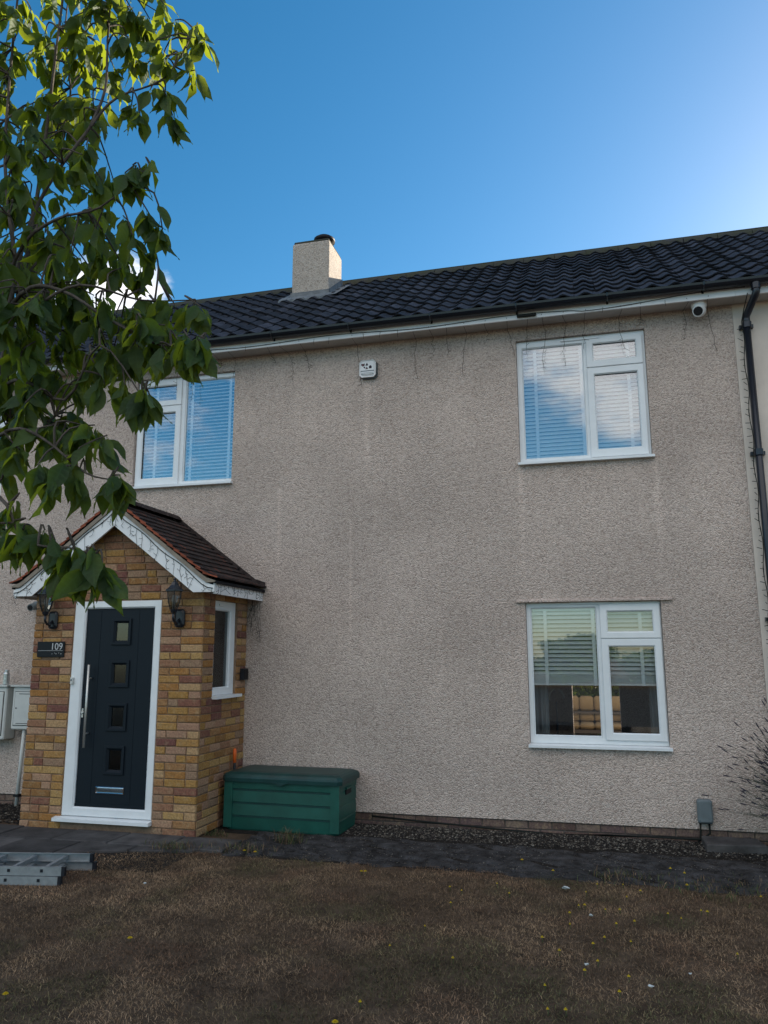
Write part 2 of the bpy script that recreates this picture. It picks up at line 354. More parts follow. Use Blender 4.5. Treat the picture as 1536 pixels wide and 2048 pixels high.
# paved path: porch slabs, then the old worn strip to the right
def slabmesh(m, pts, z0, z1, c=.008):
    n = len(pts); cx = sum(p[0] for p in pts)/n; cy = sum(p[1] for p in pts)/n
    def inset(k): 
        return [(cx+(x-cx)*(1-k/max(.05, abs(x-cx))) if abs(x-cx) > .02 else x, cy+(y-cy)*(1-k/max(.05, abs(y-cy))) if abs(y-cy) > .02 else y) for x, y in pts]
    t = inset(c); m.add([(x, y, z0) for x, y in pts]+[(x, y, z1-c) for x, y in pts]+[(x, y, z1) for x, y in t],
          [tuple(range(2*n, 3*n))]+[(i, (i+1) % n, n+(i+1) % n, n+i) for i in range(n)]+[(n+i, n+(i+1) % n, 2*n+(i+1) % n, 2*n+i) for i in range(n)])
    return m
path = MB().box(-6.4, -2.30, -2.15, -1.04, GZ-.08, GZ+.004).build('path', M['soil']); tag(path, 'dark slab path in front of the porch door', 'path', kind='structure')
def edgeY(x): return -1.42 - .40*max(0, (-2.4-x))   # front edge of the porch paving
xs = [-6.2, -5.6, -5.02, -4.40, -3.79, -3.2, -2.62, -2.05]
for i in range(len(xs)-1):
    a, b = xs[i]+.006, xs[i+1]-.006; z = -.238+rnd.uniform(-.006, .004)
    m = slabmesh(MB(), [(a, -1.46), (b, -1.46), (b, -1.05), (a, -1.05)], GZ-.05, z); o = m.build('paving_slab', M['slab'], path)
    a, b = xs[i]-.25+.006, xs[i+1]-.25-.006
    ya, yb = edgeY(a), edgeY(b)
    if ya < -1.52:
        m = slabmesh(MB(), [(a, ya-.02), (b, min(yb, -1.5)-.02), (b, -1.472), (a, -1.472)], GZ-.05, z-.004); m.build('paving_slab', M['slab'], path)
strip = MB().box(-2.04, 5.0, -1.50, -.73, GZ-.08, GZ+.004).build('path', M['soil']); tag(strip, 'old dark worn path below the wall, right of the green box', 'path', kind='structure')
def worn_sheet():
    nx, ny = 260, 44; m = MB(); r = random.Random(3)
    ph = [(r.uniform(2, 26), r.uniform(2, 26), r.uniform(0, 6), r.uniform(.3, 1)) for _ in range(26)]
    for j in range(ny+1):
        for i in range(nx+1):
            x = -2.04+7.0*i/nx; fr = -1.50-.05*max(0, x)+.035*math.sin(x*7.3)*math.sin(x*2.9)+.02*math.sin(x*23); bk = -.57+.03*math.sin(x*5.1)+.02*math.sin(x*17)
            v = j/ny; y = fr+(bk-fr)*v
            h = sum(a_*math.sin(fx*x+fy*y*1.6+p) for fx, fy, p, a_ in ph)/9
            e = min(1, v*9, (1-v)*9); z = GZ+.002+e*(.014+.014*max(-1.0, min(.9, h*1.8)))+r.uniform(-.0012, .0012)
            m.v.append((x, y, z))
    for j in range(ny):
        for i in range(nx): a_ = j*(nx+1)+i; m.f.append((a_, a_+1, a_+nx+2, a_+nx+1)); m.m.append(0)
    return m
worn_sheet().build('worn_surface', M['oldslab'], strip)

# ------------------------------------------------------------------ house shell
house = empty('terraced_house', (0, 0, GZ))
tag(house, 'beige pebbledashed terraced house with dark tiled roof and white windows', 'house')
XL, XR, ZB, ZT = -9.0, 2.69, -.155, 4.93
OPEN = [(-4.112, -2.805, 3.39, 4.768), (.508, 1.836, 3.39, 4.774), (.514, 1.820, .535, 1.945), (-7.30, -5.99, 3.39, 4.79)]
def wallgrid(m, x0, x1, z0, z1, openings, y, yb):
    xs = sorted({x0, x1, *[o[0] for o in openings], *[o[1] for o in openings]}); zs = sorted({z0, z1, *[o[2] for o in openings], *[o[3] for o in openings]})
    for i in range(len(xs)-1):
        for j in range(len(zs)-1):
            cx, cz = (xs[i]+xs[i+1])/2, (zs[j]+zs[j+1])/2
            if any(o[0] < cx < o[1] and o[2] < cz < o[3] for o in openings): continue
            m.add([(xs[i], y, zs[j]), (xs[i+1], y, zs[j]), (xs[i+1], y, zs[j+1]), (xs[i], y, zs[j+1])], [(0, 1, 2, 3)])
    for a, b, c, d in openings:
        m.add([(a, y, c), (b, y, c), (b, y, d), (a, y, d), (a, yb, c), (b, yb, c), (b, yb, d), (a, yb, d)], [(0, 1, 5, 4), (1, 2, 6, 5), (2, 3, 7, 6), (3, 0, 4, 7)])
    m.add([(x0, y, z0), (x1, y, z0), (x1, y+.04, z0), (x0, y+.04, z0)], [(3, 2, 1, 0)])   # drip underside
m = MB(); wallgrid(m, XL, XR, ZB, ZT, OPEN, 0, .26)
m.build('wall', M['dash'], house)
m = MB().box(XL, XL+.2, .02, 6.1, GZ, ZT).box(XR-.08, XR-.004, .27, 6.1, GZ, ZT)
BDX0, BDX1 = .80, 1.58   # rear glazed door opening
m.box(XL+.2, BDX0, 5.9, 6.1, GZ, ZT).box(BDX1, XR-.09, 5.9, 6.1, GZ, ZT).box(BDX0, BDX1, 5.9, 6.1, 1.05, ZT)
m.build('rear_wall', M['dash'], house)
# lintel drip over the ground-floor window
m = MB(); m.add([(.423, 0.002, 1.985), (1.927, 0.002, 1.985), (1.927, -.028, 1.965), (.423, -.028, 1.965), (.423, -.03, 1.950), (1.927, -.03, 1.950), (1.927, .002, 1.950), (.423, .002, 1.950)],
      [(0, 3, 2, 1), (3, 4, 5, 2), (4, 7, 6, 5), (0, 7, 4, 3), (1, 2, 5, 6)]); m.build('lintel', M['dash'], house)

# rooms behind the windows
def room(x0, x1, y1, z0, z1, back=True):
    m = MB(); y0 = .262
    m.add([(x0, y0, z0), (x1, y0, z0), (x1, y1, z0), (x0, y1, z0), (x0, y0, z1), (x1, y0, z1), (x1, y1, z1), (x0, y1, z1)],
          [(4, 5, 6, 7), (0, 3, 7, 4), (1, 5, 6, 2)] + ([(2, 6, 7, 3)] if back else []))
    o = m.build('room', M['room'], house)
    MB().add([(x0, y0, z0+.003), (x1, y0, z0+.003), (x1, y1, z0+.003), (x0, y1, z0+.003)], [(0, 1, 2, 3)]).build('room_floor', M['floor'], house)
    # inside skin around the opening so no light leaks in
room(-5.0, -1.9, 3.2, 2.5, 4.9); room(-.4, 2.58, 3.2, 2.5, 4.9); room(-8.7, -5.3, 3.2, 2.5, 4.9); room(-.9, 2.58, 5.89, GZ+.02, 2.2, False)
for a, b in ((GZ, ZB),): MB().box(XL, XR-.09, .05, .26, a, b).build('footing', M['dark'], house)
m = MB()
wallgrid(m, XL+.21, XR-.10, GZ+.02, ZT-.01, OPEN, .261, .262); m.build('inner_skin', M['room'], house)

# plinth with bricks
BR_CACHE = {}
def brick_mesh(L, H, D, mt, key):
    k = (round(L, 3), H, D, key, rnd.randrange(4))
    if k not in BR_CACHE:
        c = .005; m = MB(); x, z = L/2, H/2
        m.add([(-x, D, -z), (x, D, -z), (x, D, z), (-x, D, z), (-x, c, -z), (x, c, -z), (x, c, z), (-x, c, z), (-x+c, 0, -z+c), (x-c, 0, -z+c), (x-c, 0, z-c), (-x+c, 0, z-c)],
              [(8, 9, 10, 11)]+[(4+i, 4+(i+1) % 4, 8+(i+1) % 4, 8+i) for i in range(4)]+[(i, (i+1) % 4, 4+(i+1) % 4, 4+i) for i in range(4)])
        m.v = [(a+(rnd.uniform(-.0045, .0045) if i >= 4 else 0), b, c_+(rnd.uniform(-.003, .003) if i >= 4 else 0)) for i, (a, b, c_) in enumerate(m.v)]
        BR_CACHE[k] = m.mesh('brick', mt)
    return BR_CACHE[k]
def brick(parent, c, L, H, mt, key, rot=0, D=.03):
    o = bpy.data.objects.new('brick', brick_mesh(L, H, D, mt, key)); link(o, parent, c); o.rotation_euler = (rnd.uniform(-.012, .012), rnd.uniform(-.008, .008), rot+rnd.uniform(-.012, .012)); return o
plinth = MB().box(XL, XR, .024, .05, GZ-.1, ZB+.002).build('plinth', M['pmortar'], house)
for r in range(2):
    x = -2.45 + (r % 2)*.112
    while x < 2.62:
        L = min(.215, 2.68-x); brick(plinth, (x+L/2, .016+rnd.uniform(-.002, .002), ZB-.012-.0325-r*.075), L, .065, M['pbrick'], 'p'); x += .225
for r in range(2):
    x = -6.0+r*.112
    while x < -4.6: brick(plinth, (x+.1075, .016, ZB-.0445-r*.075), .215, .065, M['pbrick'], 'p'); x += .225

# eaves
def eaves(root, x0, x1):
    MB().box(x0, x1, -.208, .0, 4.930, 4.945).build('soffit', M['soffit'], root)
    MB().box(x0, x1, -.232, -.210, 4.918, 5.075).build('fascia', M['white'], root)
    m = MB(); n = 9; ro, ri = .060, .054; cy, cz = -.294, 5.048
    ang = [PI*(1+i/(n-1)) for i in range(n)]
    prof = [(cy+ro*math.cos(a), cz+ro*math.sin(a)) for a in ang]+[(cy+ri*math.cos(a), cz+ri*math.sin(a)) for a in reversed(ang)]
    k = len(prof); m.add([(x0, y, z) for y, z in prof]+[(x1, y, z) for y, z in prof], [(i, (i+1) % k, k+(i+1) % k, k+i) for i in range(k)]+[tuple(range(k-1, -1, -1)), tuple(range(k, 2*k))])
    g = m.build('gutter', M['gutter'], root, smooth=False)
    m0 = MB(); 
    x = x0+.35
    while x < x1:
        pts = [(x, cy+.066*math.cos(a), cz+.066*math.sin(a)) for a in [PI*(1+i/6) for i in range(7)]]
        b = MB(); b.tube(pts, .008, 4); b.box(x-.010, x+.010, -.236, -.2325, 4.975, 5.05); b.build('bracket', M['gutter'], g); x += .92
    return g
eaves(house, XL, XR-.001)

# roof
def zr(y): return 5.062 + .677*(y+.26)
SL = math.atan(.677); RY = 2.93
TW, TG = .2185, .307
def tile_geo(m, cx, y0, zoff=0, jit=0, tl=.36):
    # one wave-profile tile: front edge at roof distance y0 (plan), centred on cx
    n = 8; vs = []; cs, sn = math.cos(SL), math.sin(SL)
    def P(x, s, h): return (cx+x, y0 + s*cs - h*sn, zr(y0) + s*sn + h*cs)
    for s, lift in ((0, .030), (tl, .004)):
        for i in range(n+1):
            t = i/n; h = .036*(.5-.5*math.cos(2*PI*t))**1.6
            vs.append(P((t-.5)*TW, s, h+lift+zoff))
    for i in range(n+1):
        t = i/n; h = .036*(.5-.5*math.cos(2*PI*t))**1.6; vs.append(P((t-.5)*TW, .003, h+.030-.017+zoff))
    b = n+1
    m.add(vs, [(i, i+1, b+i+1, b+i) for i in range(n)]+[(2*b+i, 2*b+i+1, i+1, i) for i in range(n)])
    return m
def proto_tile():
    m = tile_geo(MB(), 0, 0); z0 = zr(0); return m.mesh('tile', M['tile'], (0, 0, z0), smooth=False)
TM = proto_tile()
NC = int((RY+.26)/math.cos(SL)/TG)+1
CHX0, CHX1, CHY0, CHY1 = -2.905, -2.325, 1.97, 2.60
def roofpart(root, x0, x1, limit, view0, view1):
    m = MB(); e = .0
    m.add([(x0, -.262, zr(-.262)-.012), (x1, -.262, zr(-.262)-.012), (x1, RY, zr(RY)-.012), (x0, RY, zr(RY)-.012), (x0, 6.3, zr(-.4)), (x1, 6.3, zr(-.4)), (x0, -.262, zr(-.262)-.05), (x1, -.262, zr(-.262)-.05)],
          [(0, 1, 2, 3), (3, 2, 5, 4), (6, 7, 1, 0)])
    m.add([(x0, -.2, ZT+.02), (x0, 6.3, ZT-.2), (x0, RY, zr(RY)-.02), (x1, -.2, ZT+.02), (x1, 6.3, ZT-.2), (x1, RY, zr(RY)-.02)], [(0, 2, 1), (3, 4, 5)])
    roof = m.build('roof', M['deck'], root)
    T = []
    nx = int(round((x1-x0)/TW))
    for i in range(nx):
        cx = x0+(i+.5)*(x1-x0)/nx
        for c in range(NC):
            y0 = -.285+c*TG*math.cos(SL)
            if y0 > RY-.12: continue
            if CHX0-.02 < cx < CHX1+.02 and CHY0-.10 < y0 < CHY1+.4: continue
            d = (Vector((cx, y0, zr(y0)))-CAMP).length if view0 < cx < view1 else 99+rnd.random()
            T.append((d, cx, y0))
    T.sort(); far = MB()
    for k, (d, cx, y0) in enumerate(T):
        if k < limit and d < 99:
            o = bpy.data.objects.new('tile', TM); link(o, roof, (cx+rnd.uniform(-.004, .004), y0+rnd.uniform(-.006, .006), zr(y0)+rnd.uniform(-.002, .003)))
            o.rotation_euler = (rnd.uniform(-.012, .012), rnd.uniform(-.01, .01), rnd.uniform(-.012, .012))
        else: tile_geo(far, cx+rnd.uniform(-.004, .004), y0+rnd.uniform(-.006, .006), rnd.uniform(-.002, .003))
    if far.v: tag(far.build('tile_field', M['tile'], roof), kind='stuff')
    # ridge tiles on a mortar bed
    MB().box(x0, x1, RY-.10, RY+.10, zr(RY)-.08, zr(RY)+.045).build('ridge_bedding', M['ridge'], roof)
    x = x0
    while x < x1-.05:
        L = min(.45, x1-x); n = 8; vs = []; dz = rnd.uniform(-.006, .006)
        for xx in (x+.004, x+L-.004):
            for rr in (.135, .115):
                for i in range(n+1):
                    a = PI*i/n; vs.append((xx, RY-rr*math.cos(a), zr(RY)-.06+dz+rr*1.0*math.sin(a)))
        b = n+1
        fs = [(i, 2*b+i, 2*b+i+1, i+1) for i in range(n)]+[(i, i+1, b+i+1, b+i) for i in range(n)]+[(2*b+i, 3*b+i, 3*b+i+1, 2*b+i+1) for i in range(n)]
        o = MB().add(vs, fs).build('ridge_tile', M['ridge'], roof); x += .45
    return roof
roofpart(house, XL, XR-.002, 300, -5.6, 2.7)

# chimney
cz1 = 7.50
m = MB(); m.add([(CHX0, CHY0, 6.2), (CHX1, CHY0, 6.2), (CHX1, CHY1, 6.2), (CHX0, CHY1, 6.2), (CHX0, CHY0, cz1), (CHX1, CHY0, cz1), (CHX1, CHY1, cz1), (CHX0, CHY1, cz1)],
      [(0, 1, 5, 4), (1, 2, 6, 5), (2, 3, 7, 6), (3, 0, 4, 7), (4, 5, 6, 7)]); chim = m.build('chimney', M['chim'], house)
bv = chim.modifiers.new('edge', 'BEVEL'); bv.width = .03; bv.segments = 3
MB().cbox(CHX0+.02, CHX1-.015, CHY0+.015, CHY1-.015, cz1-.01, cz1+.035, .012).build('cap', M['ridge'], chim)
MB().lathe((CHX1-.15, CHY0+.22, cz1+.03), [(.13, 0), (.13, .05), (.16, .055), (.16, .10), (.12, .13), (.02, .145)], 18).build('pot', M['dark'], chim, smooth=True)
fl = MB(); zf = zr(CHY0)
fl.box(CHX0-.012, CHX1+.012, CHY0-.012, CHY0-.002, zf-.03, zf+.13)
n = 14
for i in range(n):  # dressed apron over the waves
    a, b = CHX0-.14+i*(CHX1-CHX0+.2)/n, CHX0-.14+(i+1)*(CHX1-CHX0+.2)/n
    h1, h2 = .045+.012*math.sin(i*2.1), .045+.012*math.sin((i+1)*2.1); y1, y2 = CHY0-.17-.03*math.sin(i*1.7), CHY0-.17-.03*math.sin((i+1)*1.7)
    fl.add([(a, CHY0-.012, zr(CHY0)+.07), (b, CHY0-.012, zr(CHY0)+.07), (b, y2, zr(y2)+h2+.02), (a, y1, zr(y1)+h1+.02), (a, y1, zr(y1)+h1-.02), (b, y2, zr(y2)+h2-.02)], [(3, 2, 1, 0), (4, 5, 2, 3)])
for xs_, sgn in ((CHX1, 1), (CHX0, -1)):
    x_a, x_b = xs_+sgn*.002, xs_+sgn*.012
    fl.add([(x_b, CHY0-.012, zf-.02), (x_b, CHY1, zr(CHY1)), (x_b, CHY1, zr(CHY1)+.17), (x_b, CHY0-.012, zf+.13)], [(0, 1, 2, 3)])
    fl.add([(xs_, CHY0-.12, zr(CHY0-.12)+.06), (xs_+sgn*.15, CHY0-.12, zr(CHY0-.12)+.065), (xs_+sgn*.15, CHY1, zr(CHY1)+.065), (xs_, CHY1, zr(CHY1)+.07)], [(0, 1, 2, 3)])
fl.build('flashing', M['lead'], chim)

# neighbour house on the right
nb = empty('neighbour_house', (2.7, 0, GZ)); tag(nb, 'smooth cream rendered house joined on at the right edge', 'house')
MB().box(2.692, 9.0, -.006, .26, GZ, 4.929).build('wall', M['cream'], nb)
MB().box(8.8, 9.0, .26, 6.1, GZ, 4.929).box(2.70, 8.8, 5.9, 6.1, GZ, 4.929).build('rear_wall', M['cream'], nb)
eaves(nb, 2.691, 9.0); roofpart(nb, 2.691, 9.0, 140, 2.6, 4.7)

# ------------------------------------------------------------------ windows
def window(x0, x1, z0, z1, mull, pane_big, sash_x, tz, pane_x, small_z, low_z, sill=True, vent=None, glass='glass'):
    wn = empty('window', ((x0+x1)/2, .06, z0), house)
    bx0, bx1, bz0, bz1 = pane_big
    m = MB()
    big_left = bx0 < sash_x[0]
    # outer frame + mullion + transom
    yf, yb = .042, .105
    sx0, sx1 = sash_x
    o0, o1 = (bx0, bx1)
    m.box(x0, x1, yf, yb, z1-(z1-bz1)+.012, z1).box(x0, x1, yf, yb, z0, bz0-.012)
    zz0, zz1 = bz0-.012, bz1+.012
    if big_left:
        m.box(x0, bx0-.012, yf, yb, zz0, zz1).box(bx1+.012, sx0+.02, yf, yb, zz0, zz1).box(sx1-.02, x1, yf, yb, zz0, zz1); tx = (sx0+.02, sx1-.02)
    else:
        m.box(x0, sx0+.02, yf, yb, zz0, zz1).box(sx1-.02, bx0-.012, yf, yb, zz0, zz1).box(bx1+.012, x1, yf, yb, zz0, zz1); tx = (sx0+.02, sx1-.02)
    m.box(tx[0], tx[1], yf, yb, tz-.018, tz+.018)
    # glazing bead of the fixed light
    m.ring(bx0-.012, bx1+.012, bz0-.012, bz1+.012, bx0, bx1, bz0, bz1, yf+.004, yb-.002, .009)
    m.build('frame', M['upvc'], wn)
    MB().box(bx0-.004, bx1+.004, .066, .072, bz0-.004, bz1+.004).build('pane', M[glass], wn)
    for zo0, zo1, (pz0, pz1) in ((tz+.004, z1-.012 if z1-bz1 < .05 else bz1+.035, small_z), (bz0-.035, tz-.004, low_z)):
        MB().ring(sx0, sx1, zo0, zo1, pane_x[0], pane_x[1], pz0, pz1, .022, .041, .012).build('sash', M['upvc'], wn)
        MB().ring(pane_x[0]-.008, pane_x[1]+.008, pz0-.008, pz1+.008, pane_x[0], pane_x[1], pz0, pz1, .0415, .05, .002).build('gasket', M['dark'], wn)
        MB().box(pane_x[0]-.006, pane_x[1]+.006, .052, .058, pz0-.006, pz1+.006).build('pane', M[glass], wn)
    m = MB(); zt = z0+.002; m.add([(x0-.016, .10, zt), (x1+.022, .10, zt), (x1+.022, -.052, zt-.014), (x0-.016, -.052, zt-.014), (x0-.016, -.052, zt-.038), (x1+.022, -.052, zt-.038), (x1+.022, .002, zt-.040), (x0-.016, .002, zt-.040), (x1+.022, .0, zt-.02), (x0-.016, .0, zt-.02)],
          [(0, 3, 2, 1), (3, 4, 5, 2), (4, 7, 6, 5), (0, 7, 4, 3), (1, 2, 5, 6)]); m.build('sill', M['upvc'], wn)
    if vent: MB().cbox(vent[0], vent[1], .028, .0415, vent[2]-.010, vent[2]+.010, .003).build('trickle_vent', M['upvc'], wn)
    return wn
window(.512, 1.832, 3.420, 4.770, 1.22, (.575, 1.197, 3.466, 4.688), (1.240, 1.806), 4.405, (1.315, 1.739), (4.486, 4.665), (3.518, 4.322), vent=(.98, 1.38, 4.738))
window(-4.108, -2.809, 3.420, 4.764, -3.48, (-3.456, -2.831, 3.462, 4.703), (-4.092, -3.515), 4.412, (-4.018, -3.591), (4.483, 4.668), (3.520, 4.323))
window(.518, 1.816, .570, 1.943, 1.22, (.570, 1.197, .648, 1.888), (1.240, 1.806), 1.582, (1.312, 1.734), (1.652, 1.847), (.683, 1.504), vent=(.95, 1.35, 1.934), glass='lowglass')
window(-7.296, -5.994, 3.420, 4.785, -6.6, (-7.23, -6.62, 3.466, 4.70), (-6.575, -6.01), 4.41, (-6.50, -6.085), (4.486, 4.668), (3.52, 4.322))

# venetian blinds (hang behind the glass, so each is a thing)
def blind(x0, x1, z0, z1, tapes, label, ang, stack=0, y=.125):
    b = empty('venetian_blind', ((x0+x1)/2, y, z1)); tag(b, label, 'blind', 'venetian blinds')
    MB().box(x0, x1, y-.028, y+.028, z1-.035, z1).build('head_rail', M['slat'], b)
    c, s = math.cos(ang)*.025, math.sin(ang)*.025; L = x1-x0
    def slatmesh(c, s):
        m = MB(); pr = [(-c, -s), (-c*.4, -s*.4+.004), (c*.4, s*.4+.004), (c, s)]
        vs = [(xx, yy, zz) for xx in (-L/2, L/2) for yy, zz in pr]+[(xx, yy+.0006, zz-.003) for xx in (-L/2, L/2) for yy, zz in pr]
        m.add(vs, [(i, i+1, 5+i, 4+i) for i in range(3)]+[(8+i, 12+i, 13+i, 9+i) for i in range(3)]+[(0, 4, 12, 8), (3, 11, 15, 7)])
        return m.mesh('slat', M['slat'])
    me = slatmesh(c, s); z = z1-.055
    while z > z0+(.03 if not stack else .015+stack*.0065):
        o = bpy.data.objects.new('slat', me); link(o, b, ((x0+x1)/2, y, z)); o.rotation_euler = (rnd.uniform(-.03, .03), rnd.uniform(-.0015, .0015), 0); z -= .0425
    if stack:
        flat = slatmesh(.025, .002)
        for k in range(stack): o = bpy.data.objects.new('slat', flat); link(o, b, ((x0+x1)/2, y+rnd.uniform(-.002, .002), z0+.026+k*.0072))
    MB().cbox(x0, x1, y-.026, y+.026, z0, z0+.02, .004).build('bottom_rail', M['slat'], b)
    for t in tapes: MB().box(t-.017, t+.017, y-.0300, y-.0288, z0, z1-.01).build('tape', M['tape'], b)
blind(.56, 1.79, 3.45, 4.74, (.70, 1.18, 1.66), 'white venetian blind, fully lowered, in the upper window at right', math.radians(54))
blind(-4.06, -2.84, 3.45, 4.74, (-3.88, -3.40, -2.90), 'white venetian blind, fully lowered, in the upper window beside the tree', math.radians(33))
blind(.55, 1.78, 1.125, 1.90, (.70, 1.17, 1.62), 'white venetian blind, half raised, in the ground-floor window', math.radians(40), 11)
blind(-7.25, -6.04, 3.45, 4.74, (-7.05, -6.65, -6.25), 'white venetian blind in the upper window cut by the left edge', math.radians(50))

def curtain(x0, x1, label, y=.36, z0=.45, z1=2.1):
    m = MB(); n = 24; vs = []
    for z in (z0, z1):
        for i in range(n+1):
            t = i/n; vs.append((x0+(x1-x0)*t, y+.03*math.sin(t*PI*5)+(.01 if z > 1 else 0), z))
    vs += [(a, b+.006, c) for a, b, c in vs]; b = n+1
    m.add(vs, [(i, i+1, b+i+1, b+i) for i in range(n)]+[(2*b+i, 3*b+i, 3*b+i+1, 2*b+i+1) for i in range(n)]+[(0, b, 3*b, 2*b), (n, 2*b+n, 3*b+n, b+n)])
    tag(m.build('curtain', M['curtain'], None, smooth=True, loc=((x0+x1)/2, y, z0)), label, 'curtain', 'curtains in the ground-floor window')
curtain(.46, .69, 'grey curtain at the left side of the ground-floor window'); curtain(1.68, 1.90, 'grey curtain at the right side of the ground-floor window')

# floor lamp inside and a cushioned sofa seen through the rear glass
fl_ = empty('floor_lamp', (.72, 1.3, GZ+.03)); tag(fl_, 'dark floor lamp with curved shiny hood inside the ground-floor window', 'lamp')
m = MB().tube([(.72, 1.3, GZ+.06), (.73, 1.3, .9)], .012, 8).lathe((.72, 1.3, GZ+.025), [(.14, 0), (.14, .02), (.03, .035)], 16); m.build('stand', M['black'], fl_, smooth=False)
m = MB(); n = 10; m.tube([(.73+.085*math.cos(a), 1.3, .93+.11*math.sin(a)) for a in [math.radians(200-i*22) for i in range(n)]], .014, 8); m.build('hood', M['steel'], fl_, smooth=True)
gs = empty('garden_sofa', (1.15, 8.3, GZ)); tag(gs, 'dark garden sofa with tan cushions seen through the rear glass', 'sofa')
MB().box(.5, 1.8, 8.0, 8.7, -.08, -.02).box(.5, 1.8, 8.62, 8.7, -.02, .50).box(.5, .57, 8.0, 8.7, -.02, .28).box(1.73, 1.8, 8.0, 8.7, -.02, .28).box(.57, 1.73, 8.40, 8.44, .262, .30).build('frame', M['wicker'], gs)
for lx_, ly_ in ((.52, 8.02), (1.72, 8.02), (.52, 8.62), (1.72, 8.62)): MB().cbox(lx_, lx_+.06, ly_, ly_+.06, GZ, -.08, .005).build('leg', M['wicker'], gs)
for k in range(4):
    a = .585+k*.286
    MB().cbox(a, a+.276, 8.02, 8.58, -.015, .10, .035).build('seat_cushion', M['cushion'], gs, smooth=True)
    MB().cbox(a, a+.276, 8.46, 8.61, .31, .60, .04).build('back_cushion', M['cushion'], gs, smooth=True)
    MB().cbox(a, a+.276, 8.45, 8.60, .105, .255, .03).build('back_cushion', M['cushion'], gs, smooth=True)

# ------------------------------------------------------------------ porch
PF, PX0, PX1 = -1.03, -4.492, -2.550     # front plane and side planes
DX0, DX1, DZ0, DZ1 = -4.015, -3.018, -.155, 1.975   # door opening
porch = empty('brick_porch', ((PX0+PX1)/2, PF/2, GZ)); tag(porch, 'yellow stock brick porch with gabled tile roof and navy front door', 'porch')
CX = (PX0+PX1)/2
def gz(x): return 2.80 - .775*abs(x-CX)          # brick gable under the barge boards
Z0 = -.262
m = MB(); yf = PF+.010
top = [(PX1-.004, gz(PX1)+.05), (CX, gz(CX)+.05), (PX0+.004, gz(PX0)+.05)]
pts = [(PX0+.004, GZ-.05), (DX0, GZ-.05), (DX0, DZ1), (DX1, DZ1), (DX1, GZ-.05), (PX1-.004, GZ-.05)]
vs = []; fs = []
m.box(PX0+.006, DX0, yf, yf+.1, GZ-.05, DZ1).box(DX1, PX1-.006, yf, yf+.1, GZ-.05, DZ1).box(DX0, DX1, yf, yf+.1, GZ-.05, DZ0)
m.add([(PX0+.006, yf, DZ1), (PX1-.006, yf, DZ1)]+[(PX1-.006, yf, gz(PX1)+.1), (CX, yf, gz(CX)+.1), (PX0+.006, yf, gz(PX0)+.1)]+[(PX0+.006, yf+.1, DZ1), (PX1-.006, yf+.1, DZ1)]+[(PX1-.006, yf+.1, gz(PX1)+.1), (CX, yf+.1, gz(CX)+.1), (PX0+.006, yf+.1, gz(PX0)+.1)],
      [(0, 1, 2, 3, 4), (9, 8, 7, 6, 5), (0, 5, 6, 1)])
front = m.build('front_wall', M['mortar'], porch)
def row(parent, u0, u1, z, start, place):
    u = u0; k = start
    while u < u1-.012:
        L = .215 if k == 1 else .1025
        if rnd.random() < .18: L = .1025 if L > .2 else .215
        L = min(L, u1-u)
        if u1-(u+L+.01) < .05: L = u1-u
        place(u+L/2, L, z); u += L+.010; k = 1
bz = lambda k: Z0+.0325+.075*k
for k in range(40):
    z = bz(k); zt = z+.0325
    def pl(u, L, z): brick(front, (u, PF+rnd.uniform(-.0025, .002), z), L, .065, M['brick'], 'b')
    hw = (2.80+.10-zt)/.775
    a, b = max(PX0, CX-hw), min(PX1, CX+hw)
    if b-a < .2: break
    if z < DZ1+.005:
        row(front, a, DX0-.012, z, k % 2, pl)
        row(front, DX1+.012, b, z, 1-(k % 2) if False else 1, pl) if k % 2 else row(front, DX1+.012, b, z, 0, pl)
    else: row(front, a, b, z, k % 2, pl)
# side wall (right) with a narrow window, and plain left wall
SWY0, SWY1, SWZ0, SWZ1 = -.765, -.245, 1.005, 1.985
m = MB(); xf = PX1-.010
m.box(xf-.1, xf, PF+.02, SWY0, GZ-.05, 2.13).box(xf-.1, xf, SWY1, -.003, GZ-.05, 2.13).box(xf-.1, xf, SWY0, SWY1, GZ-.05, SWZ0).box(xf-.1, xf, SWY0, SWY1, SWZ1, 2.13)
side = m.build('side_wall', M['mortar'], porch)
for k in range(32):
    z = bz(k)
    def ps(u, L, z): brick(side, (PX1+rnd.uniform(-.002, .002), u, z), L, .065, M['brick'], 'b', PI/2)
    lo = PF+.031
    if z+.03 < SWZ0 or z-.03 > SWZ1: row(side, lo, -.004, z, 1-(k % 2), ps)
    else: row(side, lo, SWY0-.01, z, 1-(k % 2), ps); row(side, SWY1+.01, -.004, z, k % 2, ps)
MB().box(PX0+.004, PX0+.1, PF+.115, -.003, GZ-.05, 2.13).build('side_wall', M['mortar'], porch)
# quoin face: closes the corner so front bricks read as solid on the side
for k in range(32):
    z = bz(k)
    if k % 2 == 0: pass
MB().box(PX0+.11, PX1-.12, PF+.12, -.01, GZ-.02, GZ+.01).build('porch_floor', M['floor'], porch)
MB().box(PX0+.1, PX1-.11, -.03, -.008, GZ, 2.4).build('inner_wall', M['room'], porch)

